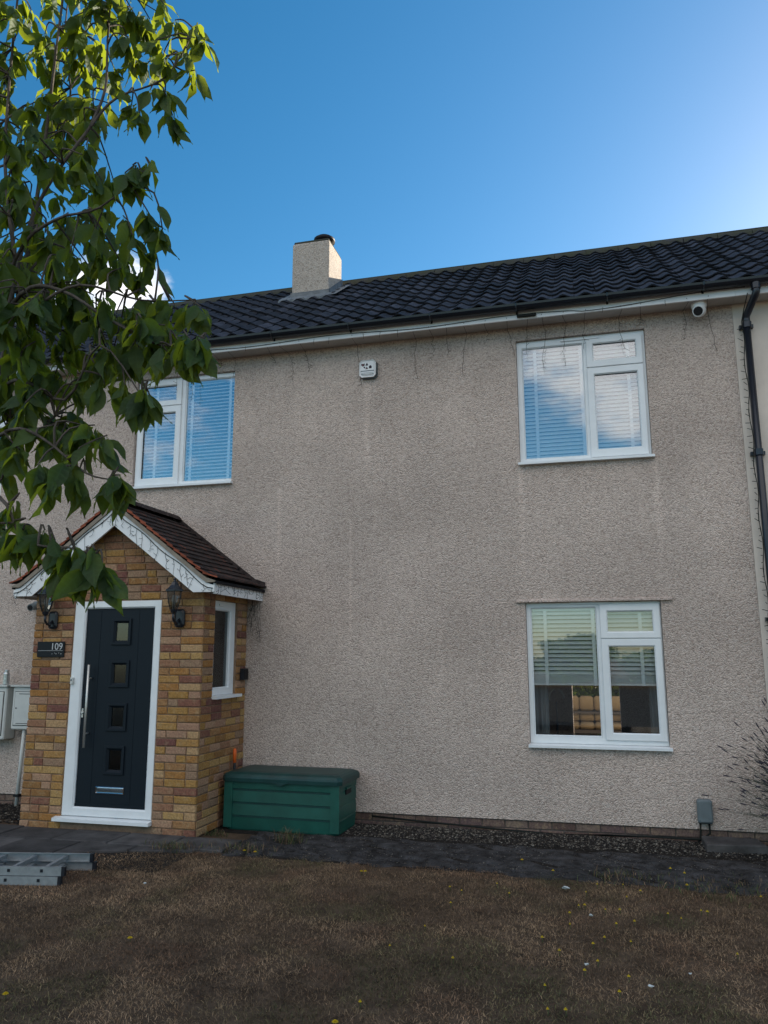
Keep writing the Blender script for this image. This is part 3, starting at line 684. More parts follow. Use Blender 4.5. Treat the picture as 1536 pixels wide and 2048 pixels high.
# porch roof
RYF = -1.20   # front of tiles
def prof(t):   # distance from centre -> z of tile plane, with a flatter kick at the eaves
    t = abs(t)
    return 2.985-.750*t if t < 1.06 else 2.985-.750*1.06-.32*(t-1.06)
m = MB(); X = [-1.175, -1.06, 0, 1.06, 1.175]
vs = [(CX+t, y, prof(t)-.012) for y in (RYF+.03, -.002) for t in X]; vs += [(x, y, z-.03) for x, y, z in vs]
n = 5
fs = [(i, i+1, n+i+1, n+i) for i in range(4)]+[(2*n+i, 3*n+i, 3*n+i+1, 2*n+i+1) for i in range(4)]+[(2*n+i, 2*n+i+1, i+1, i) for i in range(4)]+[(0, n, 3*n, 2*n), (4, 2*n+4, 3*n+4, n+4)]
proof = m.add(vs, fs).build('roof', M['deck'], porch)
# plain clay tiles: weathered top, red sawn edge
def ptile(L, W):
    m = MB(); T = .014
    # local: x down slope, y along the eaves, z out
    vs = [(0, -W/2, 0), (L, -W/2, 0), (L, W/2, 0), (0, W/2, 0), (0, -W/2, T), (L, -W/2, T), (L, W/2, T), (0, W/2, T)]
    m.add(vs, [(4, 5, 6, 7), (1, 2, 6, 5), (0, 3, 2, 1)], 0); m.add(vs, [(0, 1, 5, 4), (2, 3, 7, 6)], 1)
    me = m.mesh('tile', [M['ptop'], M['pside']]); return me
PT = {}
gauge = .098
for sgn in (1, -1):
    s = 0; ts = []
    t = 1.178
    while t > .06:
        ts.append(t); t -= gauge*(math.cos(math.atan(.75)) if t < 1.06 else math.cos(math.atan(.32)))
    for c, t in enumerate(ts):
        slope = math.atan(.75) if t < 1.10 else math.atan(.32)
        t_up = t-.17*math.cos(slope); ang = math.atan2(prof(t_up)-prof(t), t-t_up)-.135
        ncol = 7; W = (-.004-RYF)/ncol
        off = 0 if c % 2 else W/2
        y = RYF
        while y < -.006:
            wv = W if (y > RYF or off == 0) else W/2
            wv = min(wv, -.004-y); 
            key = round(wv, 3)
            if key not in PT: PT[key] = ptile(.165, wv-.003)
            o = bpy.data.objects.new('tile', PT[key])
            L = .165; ex, ez = CX+sgn*(t+.012), prof(t)+.016
            # tile runs from its upper end down to the eaves end
            ux = CX+sgn*(t+.012-L*math.cos(ang)); uz = ez+L*math.sin(ang)
            link(o, proof, (ux, y+wv/2+rnd.uniform(-.002, .002), uz+rnd.uniform(-.0015, .0025)))
            o.rotation_euler = (0, ang+rnd.uniform(-.01, .01), 0) if sgn > 0 else (0, ang, PI)
            y += wv
# ridge
y = RYF-.005; k = 0
while y < -.02:
    L = min(.305, -.006-y); vs = []; n = 8
    for yy in (y+.003, y+L-.003):
        for rr in (.125, .107):
            for i in range(n+1):
                a = math.radians(25+130*i/n); vs.append((CX+rr*math.cos(a), yy, prof(0)-.062+rr*math.sin(a)))
    b = n+1
    MB().add(vs, [(i, i+1, 2*b+i+1, 2*b+i) for i in range(n)]+[(b+i, i, i+1, b+i+1)[::-1] for i in range(n)]+[(2*b+i, 2*b+i+1, 3*b+i+1, 3*b+i) for i in range(n)]).build('ridge_tile', M['ptop'], proof); y += .305
# lead flashing against the wall
m = MB()
for sgn in (1, -1):
    for a, b in ((0, 1.06), (1.06, 1.18)):
        m.add([(CX+sgn*a, -.012, prof(a)+.02), (CX+sgn*b, -.012, prof(b)+.02), (CX+sgn*b, -.012, prof(b)+.075), (CX+sgn*a, -.012, prof(a)+.075), (CX+sgn*a, -.06, prof(a)+.034), (CX+sgn*b, -.06, prof(b)+.034)], [(0, 1, 2, 3), (0, 4, 5, 1)])
m.build('flashing', M['ptop'], porch)
# verge bedding (mortar undercloak), barge boards, soffit, eaves fascia
YB = -1.172
def band(m, pts_top, pts_bot, y0, y1, mi=0):
    k = len(pts_top); vs = [(x, y0, z) for x, z in pts_top]+[(x, y0, z) for x, z in pts_bot]+[(x, y1, z) for x, z in pts_top]+[(x, y1, z) for x, z in pts_bot]
    fs = []
    for i in range(k-1): fs += [(k+i, k+i+1, i+1, i), (2*k+i, 2*k+i+1, 3*k+i+1, 3*k+i), (i, i+1, 2*k+i+1, 2*k+i), (k+i, 3*k+i, 3*k+i+1, k+i+1)]
    fs += [(0, 2*k, 3*k, k), (k-1, 2*k-1, 4*k-1, 3*k-1)]
    m.add(vs, fs, mi)
for sgn in (1, -1):
    f = lambda t: CX+sgn*t
    m = MB(); T = [0, .5, 1.0, 1.07, 1.16]
    band(m, [(f(t), prof(t)-.014) for t in T], [(f(t), prof(t)-.062) for t in T[:-1]]+[(f(1.16), prof(1.16)-.03)], YB-.018, YB+.05); m.build('verge_bedding', M['bed'], porch)
    # barge board: sloping arm ending in a square foot
    def upb(t): return prof(t)-.064
    def lo(t): return upb(t)-.185
    foot0 = .925; zb = 2.035
    m = MB(); band(m, [(f(t), upb(t)) for t in (0, .4, foot0, 1.07, 1.15)], [(f(0), lo(0)+.0), (f(.4), lo(.4)), (f(foot0), zb+.0), (f(1.07), zb), (f(1.15), zb)], YB, YB+.022)
    m.build('barge_board', M['white'], porch)
    m = MB(); band(m, [(f(t), upb(t)-.01) for t in (0, 1.0)], [(f(t), upb(t)-.03) for t in (0, 1.0)], YB+.023, PF-.003); m.build('verge_soffit', M['soffit'], porch)
    # eaves fascia + boxed soffit along the side
    xa, xb = (f(1.128), f(1.15)); a, b = min(xa, xb), max(xa, xb)
    MB().box(a, b, YB+.023, -.004, 2.018, 2.148).build('fascia', M['white'], porch)
    a, b = sorted((f(.975), f(1.127))); MB().box(a, b, YB+.024, -.004, 2.040, 2.055).build('soffit', M['soffit'], porch)
    a, b = sorted((f(.93), f(1.127))); MB().box(a, b, YB+.023, PF-.004, 2.040, 2.056).build('foot_soffit', M['soffit'], porch) if False else None
MB().box(CX-.012, CX+.012, YB-.004, YB-.0005, 2.735, 2.92).build('apex_joint', M['white'], porch)

# door set
door = empty('door', ((DX0+DX1)/2, PF, DZ0), porch)
m = MB(); lx0, lx1, lz0, lz1 = -3.888, -3.100, -.040, 1.900
m.ring(DX0, DX1, DZ0+.03, DZ1, lx0, lx1, lz0, lz1, PF+.005, PF+.075, .015); m.build('door_frame', M['upvc'], door)
m = MB(); m.add([(DX0-.06, PF+.05, DZ0+.028), (DX1+.01, PF+.05, DZ0+.028), (DX1+.01, PF-.06, DZ0+.012), (DX0-.06, PF-.06, DZ0+.012), (DX0-.06, PF-.06, DZ0-.018), (DX1+.01, PF-.06, DZ0-.018), (DX1+.01, PF, DZ0-.02), (DX0-.06, PF, DZ0-.02)], [(0, 3, 2, 1), (3, 4, 5, 2), (4, 7, 6, 5), (0, 7, 4, 3), (1, 2, 5, 6)]); m.build('threshold', M['upvc'], door)
# leaf with four square lights cut in it
GX0, GX1 = -3.538, -3.405; GZs = [(1.577, 1.752), (1.155, 1.333), (.731, .913), (.316, .502)]
m = MB(); yl = PF+.032
wops = [(GX0-.012, GX1+.012, a-.012, b+.012) for a, b in GZs]
wallgrid(m, lx0+.002, lx1-.002, lz0+.002, lz1-.002, wops, yl, yl+.04)
for xg in (-3.80, -3.69, -3.62, -3.32, -3.245, -3.17):  # shallow vertical grain grooves
    pass
leaf = m.build('door_leaf', M['door'], door)
for a, b in GZs:
    MB().ring(GX0-.045, GX1+.045, a-.045, b+.045, GX0, GX1, a, b, yl-.016, yl+.03, .022).build('glazing_cassette', M['door'], door)
    MB().box(GX0-.005, GX1+.005, yl+.012, yl+.018, a-.005, b+.005).build('pane', M['frost'], door)
for xg in (-3.72, -3.28): MB().box(xg-.002, xg+.002, yl-.0025, yl+.001, lz0+.02, lz1-.02).build('groove_bead', M['door'], door)
m = MB().tube([(-3.790, yl-.058, 1.335), (-3.790, yl-.058, .525)], .0125, 10).tube([(-3.790, yl-.058, 1.20), (-3.790, yl+.002, 1.20)], .009, 8).tube([(-3.790, yl-.058, .66), (-3.790, yl+.002, .66)], .009, 8); m.build('pull_handle', M['steel'], door, smooth=True)
MB().lathe((-3.868, yl, .86), [(.016, 0), (.016, .006), (.010, .014), (.004, .015)], 14, axis=1).cbox(-3.878, -3.858, yl-.006, yl, .81, .90, .002).build('lock', M['steel'], door)
MB().ring(-3.66, -3.345, .088, .155, -3.652, -3.353, .101, .147, yl-.010, yl, .004).cbox(-3.651, -3.354, yl-.006, yl-.001, .102, .146, .003).build('letter_box', M['chrome'], door)
MB().box(lx0+.004, lx1-.004, yl-.010, yl-.001, lz0+.003, lz0+.03).build('weather_bar', M['door'], door)
MB().cbox(-4.005, -3.972, PF-.022, PF+.004, 1.140, 1.210, .005).build('doorbell', M['meter'], door)
MB().lathe((-3.988, PF-.022, 1.182), [(.009, 0), (.009, .003), (.002, .004)], 12, axis=1).build('bell_button', M['grey'], door)
MB().box(-3.62, -3.30, PF+.35, PF+.36, 1.15, 1.16).build('porch_shelf', M['room'], porch)

# narrow side window of the porch
sw = empty('window', (PX1, (SWY0+SWY1)/2, SWZ0), porch)
def sidering(m, y0, y1, z0, z1, yi0, yi1, zi0, zi1, xf, xb, ch=.012):
    t = MB().ring(y0, y1, z0, z1, yi0, yi1, zi0, zi1, -xf, -xb, ch); m.add([(-p[1], p[0], p[2]) for p in t.v], t.f)
m = MB(); sidering(m, SWY0, SWY1, SWZ0+.02, SWZ1, SWY0+.055, SWY1-.115, SWZ0+.10, SWZ1-.10, PX1-.03, PX1-.09); m.build('frame', M['upvc'], sw)
MB().box(PX1-.07, PX1-.064, SWY0+.05, SWY1-.11, SWZ0+.095, SWZ1-.095).build('pane', M['frost'], sw)
MB().box(PX1-.06, PX1+.05, SWY0-.01, SWY1+.06, SWZ0-.012, SWZ0+.019).build('sill', M['upvc'], sw)
MB().box(PX1-.029, PX1-.016, SWY0+.12, SWY1-.12, SWZ1-.055, SWZ1-.03).build('trickle_vent', M['upvc'], sw)

# ------------------------------------------------------------------ things on the porch
def lantern(x, label):
    z = 1.79; root = empty('wall_lantern', (x, PF, z)); tag(root, label, 'lantern', 'pair of black carriage lanterns')
    MB().cbox(x-.055, x+.055, PF-.038, PF-.004, z-.09, z+.09, .022).build('back_plate', M['black'], root)
    ly = PF-.15; lx = x-.0
    MB().tube([(x, PF-.03, z-.01), (x, PF-.07, z-.045), (x, PF-.115, z-.045), (x, PF-.148, z-.015), (lx, ly, z+.045)], [.014, .012, .012, .012, .013], 8).lathe((x, PF-.075, z-.05), [(.004, -.022), (.016, -.012), (.016, .012), (.004, .022)], 10).build('arm', M['black'], root, smooth=True)
    zb = z+.05
    MB().lathe((lx, ly, zb), [(.010, -.01), (.028, 0), (.034, .018), (.038, .03)], 6).build('cup', M['black'], root)
    MB().lathe((lx, ly, zb), [(.036, .03), (.060, .10), (.074, .205)], 6).build('glass', M['lamp_glass'], root)
    m = MB()
    for k in range(6):
        a = 2*PI*k/6; p = [(lx+r*math.cos(a), ly+r*math.sin(a), zb+h) for r, h in ((.037, .03), (.062, .10), (.076, .205))]; m.tube(p, .0045, 5)
    m.build('rib', M['black'], root)
    MB().lathe((lx, ly, zb), [(.080, .205), (.096, .206), (.096, .218), (.070, .236), (.044, .265), (.030, .295), (.016, .305), (.012, .318), (.017, .326), (.004, .345)], 6).build('cap', M['black'], root)
    MB().lathe((lx, ly, zb+.03), [(.014, 0), (.014, .06), (.022, .09), (.018, .13), (.004, .145)], 10).build('bulb', M['silver'], root, smooth=True)
lantern(-2.793, 'black carriage lantern right of the door, below the barge board foot')
lantern(-4.255, 'black carriage lantern left of the door, above the number plate')

# number plate 109
np_ = empty('number_plate', (-4.264, PF, 1.49)); tag(np_, 'black house number plate reading 109 left of the door', 'number plate')
MB().cbox(-4.427, -4.101, PF-.018, PF-.005, 1.412, 1.570, .003).build('plate', M['plate'], np_)
cu = bpy.data.curves.new('number', 'FONT'); cu.body = '109'; cu.size = .098; cu.align_x = 'RIGHT'; cu.extrude = .0008
tmp = bpy.data.objects.new('tmp', cu); COL.objects.link(tmp); bpy.context.view_layer.update()
me = bpy.data.meshes.new_from_object(tmp.evaluated_get(bpy.context.evaluated_depsgraph_get())); bpy.data.objects.remove(tmp)
me.materials.clear(); me.materials.append(M['silver'])
o = bpy.data.objects.new('number', me); link(o, np_, (-4.118, PF-.0195, 1.487)); o.rotation_euler = (PI/2, 0, 0)
MB().box(-4.412, -4.118, PF-.0192, PF-.018, 1.476, 1.479).build('rule', M['silver'], np_)
m = MB()
for k, (x_, w_) in enumerate(((-4.245, .006), (-4.215, .005), (-4.20, .012), (-4.165, .006), (-4.14, .010))): m.box(x_, x_+w_, PF-.0192, PF-.018, 1.442+.008*(k % 2), 1.448+.008*(k % 2))
m.build('small_lettering', M['silver'], np_)

kb = empty('key_safe', (PX1, -.10, 1.22)); tag(kb, 'small black box fixed to the porch brick beside its narrow window', 'box')
MB().box(PX1+.003, PX1+.045, -.155, -.035, 1.165, 1.285).build('case', M['black'], kb); MB().box(PX1+.046, PX1+.050, -.145, -.045, 1.175, 1.275).build('cover', M['dark'], kb)

# ------------------------------------------------------------------ things on the wall
al = empty('alarm_box', (-1.14, -.03, 4.60)); tag(al, 'white square alarm bell box with small dark logos high on the wall', 'alarm box')
MB().cbox(-1.240, -1.040, -.030, -.001, 4.494, 4.705, .03).build('base', M['grey'], al)
MB().cbox(-1.243, -1.052, -.060, -.031, 4.505, 4.708, .028).build('cover', M['white'], al)
m = MB(); yA = -.0615
def tri(m, pts): m.add([(x, yA, z) for x, z in pts]+[(x, yA+.001, z) for x, z in pts], [tuple(range(len(pts)))]+[tuple(range(2*len(pts)-1, len(pts)-1, -1))])
tri(m, [(-1.222, 4.652), (-1.20, 4.63), (-1.178, 4.645), (-1.180, 4.668), (-1.200, 4.662), (-1.215, 4.668)]); tri(m, [(-1.170, 4.640), (-1.138, 4.640), (-1.152, 4.676)]); tri(m, [(-1.195, 4.62), (-1.178, 4.608), (-1.172, 4.622), (-1.18, 4.632)])
tri(m, [(-1.172, 4.598), (-1.138, 4.600), (-1.155, 4.628)]); tri(m, [(-1.128, 4.604), (-1.098, 4.604), (-1.096, 4.628), (-1.112, 4.642), (-1.130, 4.628)])
m.build('logo', M['print_'], al)
m = MB(); tri(m, [(-1.208, 4.645), (-1.192, 4.645), (-1.194, 4.655), (-1.206, 4.655)]); tri(m, [(-1.160, 4.604), (-1.150, 4.604), (-1.155, 4.614)])
for i in range(len(m.v)): m.v[i] = (m.v[i][0], m.v[i][1]-.0015, m.v[i][2])
m.build('logo', M['pinkprint'], al)
MB().box(-1.226, -1.072, -.0615, -.0605, 4.572, 4.582).box(-1.215, -1.085, -.0615, -.0605, 4.553, 4.557).box(-1.222, -1.075, -.0615, -.0605, 4.538, 4.543).build('lettering', M['grey'], al)

def turret(x, y, z, s, aim, label):
    t = empty('security_camera', (x, y, z)); tag(t, label, 'camera')
    MB().lathe((x, y, z), [(.062*s, 0), (.062*s, -.018*s), (.052*s, -.05*s)][::-1], 20).build('base', M['white'], t, smooth=False)
    c = Vector((x, y, z-.062*s)); prf = [(.052*s*math.sin(PI*i/10)+.0005, -.052*s*math.cos(PI*i/10)) for i in range(11)]
    MB().lathe(c, prf, 20).build('ball', M['white'], t, smooth=True)
    a = Vector(aim).normalized(); m = MB()
    m.tube([c+a*.040*s, c+a*.058*s], .036*s, 20); m.build('lens', M['dark'], t)
    MB().tube([c+a*.030*s, c+a*.054*s], .044*s, 20).build('lens_ring', M['white'], t)
turret(2.365, -.115, 4.929, 1.25, (-.35, -1, -.45), 'white turret camera under the soffit near the downpipe')
# camera left of the porch, on the wall
t = empty('security_camera', (-5.30, -.0, 2.02)); tag(t, 'small grey camera on the wall left of the porch eaves', 'camera')
MB().lathe((-5.31, -.002, 2.02), [(.05, 0), (.05, .03), (.04, .05)], 16, axis=1).build('base', M['grey'], t)
MB().tube([(-5.31, -.05, 2.01), (-5.30, -.13, 1.99)], .042, 16).build('body', M['grey'], t); MB().tube([(-5.30, -.128, 1.99), (-5.298, -.135, 1.989)], .030, 16).build('lens', M['dark'], t)

gb = empty('grey_service_box', (2.075, 0, .02)); tag(gb, 'small grey cable box low on the wall at right', 'box')
MB().cbox(2.012, 2.142, -.085, -.004, -.088, .118, .014).build('case', M['grey'], gb); MB().box(2.02, 2.135, -.055, -.006, -.096, -.088).build('hinge', M['dark'], gb)
cb = MB().tube([(2.035, -.03, -.09), (2.03, -.035, -.16), (2.02, -.03, -.25), (2.0, -.06, GZ+.02)], .008, 6).tube([(2.11, -.03, -.09), (2.11, -.035, -.18), (2.03, -.05, -.235), (1.7, -.035, -.235), (1.2, -.03, -.245), (.7, -.03, -.262), (.1, -.03, -.24), (-.5, -.02, -.215), (-1.1, -.02, -.185)], .010, 6).tube([(2.15, -.05, -.24), (2.3, -.05, -.215), (2.45, -.04, -.205)], .011, 6).build('cable', M['wire'], gb, smooth=True)

sl = empty('concrete_slab', (2.27, -.2, GZ)); tag(sl, 'loose dark concrete slab lying against the wall at right', 'slab')
m = slabmesh(MB(), [(2.03, -.40), (2.53, -.34), (2.50, -.06), (2.03, -.06)], GZ-.02, GZ+.075, .01); m.build('slab', M['slab'], sl)

# downpipe
dp = empty('downpipe', (2.80, -.08, GZ)); tag(dp, 'black downpipe with swan neck against the cream wall', 'downpipe')
MB().tube([(2.866, -.294, 5.02), (2.866, -.294, 4.91), (2.855, -.285, 4.88), (2.800, -.095, 4.755), (2.797, -.085, 4.72), (2.797, -.085, 4.66)], .036, 14).build('swan_neck', M['gutter'], dp, smooth=True)
MB().tube([(2.797, -.085, 4.70), (2.805, -.085, GZ)], .034, 14).build('pipe', M['gutter'], dp, smooth=True)
MB().lathe((2.866, -.294, 4.94), [(.044, 0), (.044, .06)], 16).build('outlet_collar', M['gutter'], dp)
for zc in (4.66, 3.35, 1.75, .4):
    MB().lathe((2.80, -.085, zc), [(.043, -.03), (.043, .03)], 16).build('socket', M['gutter'], dp); MB().box(2.735, 2.865, -.052, -.008, zc-.018, zc+.018).build('clip', M['gutter'], dp)

# ------------------------------------------------------------------ icicle light strings
def wig(p, L, n=6, amp=.018, twig=True, m=None, r=.0019, y_out=0):
    pts = [Vector(p)]; 
    for i in range(n):
        q = pts[-1]+Vector((rnd.uniform(-amp, amp), rnd.uniform(-.004, .004), -L/n)); pts.append(q)
    m.tube([tuple(q) for q in pts], r, 4)
    if twig:
        for q in pts[1:]:
            if rnd.random() < .6:
                s = rnd.choice((-1, 1)); m.tube([q, q+Vector((s*rnd.uniform(.02, .05), -.004, rnd.uniform(-.04, .03)))], r*.95, 4)
ic = empty('icicle_lights', (-.5, -.25, 4.93)); tag(ic, 'unlit icicle light string hanging along the main eaves', 'string lights')
pts = []; x = -5.5
while x < 2.8:
    z = 4.955+.016*math.sin(x*3.1)+(.03*math.sin((x-1.6)*1.4) if x > 1.2 else 0); pts.append((x, -.2385, z)); x += .12
MB().tube(pts, .0032, 5).build('cable', M['wire'], ic)
x = -5.4
while x < 2.7:
    m = MB(); L = rnd.choice((.10, .16, .22, .34, .46, .30)); drop = rnd.random() < .72
    if drop:
        p0 = Vector((x, -.2395, 4.95)); p1 = Vector((x+rnd.uniform(-.02, .02), -.215, 4.912)); p2 = Vector((x+rnd.uniform(-.03, .03), -.03, 4.90))
        m.tube([p0, p1, p2], .0019, 4); wig(p2, L, 6, .022, True, m)
    else:
        wig((x, -.2395, 4.95), rnd.uniform(.05, .09), 2, .01, False, m)
    m.build('strand', M['wire'], ic); x += rnd.uniform(.13, .27)
MB().cbox(.55, .75, -.262, -.240, 4.93, 4.965, .005).build('connector', M['wire'], ic)
ip = empty('icicle_lights', (CX, YB, 2.4)); tag(ip, 'unlit icicle light string tacked along the porch barge boards', 'string lights')
def upz(t): return prof(t)-.064
for sgn in (1, -1):
    MB().tube([(CX+sgn*t, YB-.006, upz(t)-.035-.012*math.sin(t*14)) for t in [i*.06 for i in range(20)]], .004, 4).build('cable', M['wire'], ip)
    t = .03
    while t < 1.14:
        m = MB(); wig((CX+sgn*t, YB-.007, upz(t)-.03), rnd.choice((.08, .12, .16, .30)) if t < .9 else rnd.uniform(.08, .16), 5, .016, True, m, .0018); m.build('strand', M['wire'], ip); t += rnd.uniform(.05, .11)
MB().tube([(CX+1.154, YB+.03+i*.07, 2.135+.008*math.sin(i*1.3)) for i in range(17)], .004, 4).build('cable', M['wire'], ip)
y = YB+.05
while y < -.03:
    m = MB(); wig((CX+1.156, y, 2.13), rnd.uniform(.06, .13), 4, .012, True, m, .0018); m.build('strand', M['wire'], ip); y += rnd.uniform(.05, .1)
for k in range(7):
    m = MB(); wig((CX+1.14-rnd.uniform(-.02, .10), -.03-.04*rnd.random(), 2.02), rnd.uniform(.25, .5), 7, .022, True, m, .0018); m.build('strand', M['wire'], ip)
for k in range(6):
    m = MB(); wig((CX-1.16-rnd.uniform(0, .5), -.02, 2.02), rnd.uniform(.25, .45), 6, .02, True, m, .0018); m.build('strand', M['wire'], ip)
idp = empty('icicle_lights', (2.75, -.09, 2.0)); tag(idp, 'tangled light cable twisted down beside the downpipe', 'string lights')
m = MB(); m.tube([(2.80, -.24, 4.93), (2.77, -.15, 4.80), (2.752, -.10, 4.70)]+[(2.752+.010*math.sin(i*1.1)-.0*i, -.10+.012*math.cos(i*1.1), 4.66-i*.09) for i in range(46)], .005, 4); m.build('cable', M['wire'], idp)
m = MB()
for i in range(60):
    z = 4.62-i*.065; m.tube([(2.750, -.10, z), (2.750-rnd.uniform(.015, .05), -.105, z+rnd.uniform(-.02, .035))], .003, 4)
m.build('bulbs', M['wire'], idp)

# ------------------------------------------------------------------ green storage box
sb = empty('storage_box', (-1.852, -.335, GZ)); tag(sb, 'green plastic garden storage box with darker lid beside the porch', 'storage box'); sb.rotation_euler = (0, 0, math.radians(-1.5))
W2, D2, H = .612, .285, .50
def taper(z): return 1-.0*(z)
m = MB(); e = .03
def prsec(z, k, r=.03): 
    w, d = W2-k, D2-k
    return [(-w+r, -d, z), (w-r, -d, z), (w, -d+r, z), (w, d-r, z), (w-r, d, z), (-w+r, d, z), (-w, d-r, z), (-w, -d+r, z)]
zsec = [(0, .028), (.02, .02)]; 
for zg in (.14, .265, .39): zsec += [(zg-.012, .012), (zg, .018), (zg+.004, .018), (zg+.008, .008)]
zsec += [(H, .004)]
vs = sum([prsec(z, k) for z, k in zsec], []); fs = [tuple(range(7, -1, -1)), tuple(range((len(zsec)-1)*8, len(zsec)*8))]
for r in range(len(zsec)-1):
    for i in range(8): j = (i+1) % 8; fs.append((r*8+i, r*8+j, (r+1)*8+j, (r+1)*8+i))
m.add(vs, fs); m.build_local('body', M['green'], sb)
for zg in (.14, .265, .39): MB().box(-W2+.07, W2-.07, -D2+.0085, -D2+.013, zg-.010, zg+.001).build_local('panel_groove', M['lid'], sb)
for sx in (-1, 1): MB().box(sx*(W2-.05)-.045, sx*(W2-.05)+.045, -D2-.001, -D2+.02, .03, H-.005).build_local('corner_panel', M['green'], sb)
lidv = [(H-.035, -.020), (H+.000, -.022), (H+.018, -.018), (H+.036, -.004), (H+.050, .03), (H+.056, .08)]
vs = sum([prsec(z, k, .04) for z, k in lidv], []); fs = [tuple(range(7, -1, -1)), tuple(range((len(lidv)-1)*8, len(lidv)*8))]
for r in range(len(lidv)-1):
    for i in range(8): j = (i+1) % 8; fs.append((r*8+i, r*8+j, (r+1)*8+j, (r+1)*8+i))
MB().add(vs, fs).build_local('lid', M['lid'], sb)
MB().add([(-.085, -D2-.024, H-.03), (.085, -D2-.024, H-.03), (.0, -D2-.024, H-.062), (-.085, -D2+.01, H-.03), (.085, -D2+.01, H-.03), (0, -D2+.01, H-.062)], [(0, 2, 1), (3, 4, 5), (0, 3, 5, 2), (2, 5, 4, 1), (0, 1, 4, 3)]).build_local('latch', M['lid'], sb)
MB().cbox(-.075, .075, -.006, .006, -.02, .02, .005)
m = MB(); m.box(W2-.012, W2+.001, -.09, .06, .355, .405); m.build_local('hand_grip', M['dark'], sb)
m = MB(); m.box(W2-.008, W2+.012, -.10, .07, .405, .42); m.build_local('grip_lip', M['green'], sb)
# tool leaning behind the box
tl = empty('garden_tool', (-2.50, -.30, GZ)); tag(tl, 'tool with orange and black handle leaning between porch and green box', 'tool')
MB().tube([(-2.475, -.36, GZ), (-2.493, -.33, .33)], .014, 8).build('shaft', M['black'], tl); MB().tube([(-2.493, -.33, .33), (-2.499, -.322, .45), (-2.502, -.318, .47)], [.018, .019, .014], 10).build('grip', M['orange'], tl, smooth=True)

# ------------------------------------------------------------------ meter boxes, can, conduit at left
def meter(x0, x1, z0, z1, d, label, wedge=False):
    r = empty('meter_box', ((x0+x1)/2, 0, z0)); tag(r, label, 'meter box', 'meter boxes left of the porch')
    MB().cbox(x0, x1, -d, -.003, z0, z1, .012).build('case', M['meter'], r)
    MB().cbox(x0+.04, x1-.04, -d-.012, -d-.001, z0+.05, z1-.06, .005).build('door', M['meter'], r)
    MB().box(x0+.034, x1-.034, -d-.003, -d-.0012, z0+.044, z1-.054).build('door_gap', M['dark'], r)
    MB().box(x0-.015, x1+.015, -d-.03, -.003, z1+.001, z1+.018).build('hood', M['meter'], r)
    MB().box(x0+.10, x1-.10, -d-.0135, -d-.012, z1-.085, z1-.078).build('lettering', M['print_'], r); MB().box(x0+.08, x1-.08, -d-.0135, -d-.012, z0+.068, z0+.074).build('lettering', M['print_'], r)
    MB().lathe((x0+.07, -d-.012, (z0+z1)/2), [(.009, 0), (.009, .004), (.002, .005)], 10, axis=1).build('lock', M['dark'], r)
meter(-5.42, -4.97, .585, 1.07, .16, 'grey-white meter box half hidden behind the porch')
meter(-6.05, -5.475, .47, 1.07, .19, 'larger grey-white meter box cut off by the left edge')
cn_ = empty('spray_can', (-5.56, -.10, 1.09)); tag(cn_, 'silver can standing on top of the left meter box', 'can')
MB().lathe((-5.56, -.12, 1.089), [(.034, 0), (.037, .006), (.037, .125), (.032, .14)], 18).build('body', M['tin'], cn_, smooth=False); MB().lathe((-5.56, -.12, 1.229), [(.026, 0), (.026, .025), (.018, .034)], 16).build('cap', M['tin'], cn_)
pc = empty('conduit_pipe', (-5.29, -.1, GZ)); tag(pc, 'grey conduit pipe dropping from the meter box to the ground', 'pipe')
MB().tube([(-5.262, -.11, .583), (-5.275, -.11, .2), (-5.29, -.11, GZ)], .022, 10).build('pipe', M['meter'], pc, smooth=True); MB().box(-5.325, -5.255, -.136, -.085, -.16, -.13).build('clip', M['dark'], pc)

# ------------------------------------------------------------------ ladder
ld = empty('ladder', (-2.905, -2.45, GZ)); tag(ld, 'aluminium two-section ladder lying on the lawn at the left edge', 'ladder'); ld.rotation_euler = (0, 0, math.radians(11.5))
def sect(z, y0, y1, xe, xe2, off):
    for yy, xx in ((y0, xe), (y1, xe2)):
        m = MB(); L = 3.4; m.box(xx-L, xx, yy-.0015, yy+.0015, z, z+.062).box(xx-L, xx, yy, yy+.022*(1 if yy == y0 else -1), z+.0595, z+.062).box(xx-L, xx, yy, yy+.022*(1 if yy == y0 else -1), z, z+.0025)
        r = m.build_local('rail', M['alu'], ld)
        MB().box(xx-.012, xx+.014, yy-.004, yy+.028 if yy == y0 else yy+.004, z-.002, z+.064).build_local('end_cap', M['black'], ld) if yy == y0 else MB().box(xx-.012, xx+.014, yy-.026, yy+.004, z-.002, z+.064).build_local('end_cap', M['black'], ld)
    for k in range(12):
        x = off-.255*k
        m = MB().obox((x, (y0+y1)/2, z+.034), (.015, 0, 0), (0, (y1-y0)/2-.002, 0), (0, 0, .014)); m.build_local('rung', M['alu'], ld)
        MB().box(x-.011, x+.011, y0-.0035, y0-.0016, z+.024, z+.046).build_local('rung_end', M['black'], ld)
sect(.002, -.20, .24, .06, .145, -.10); sect(.068, -.19, .23, .08, .125, -.085)

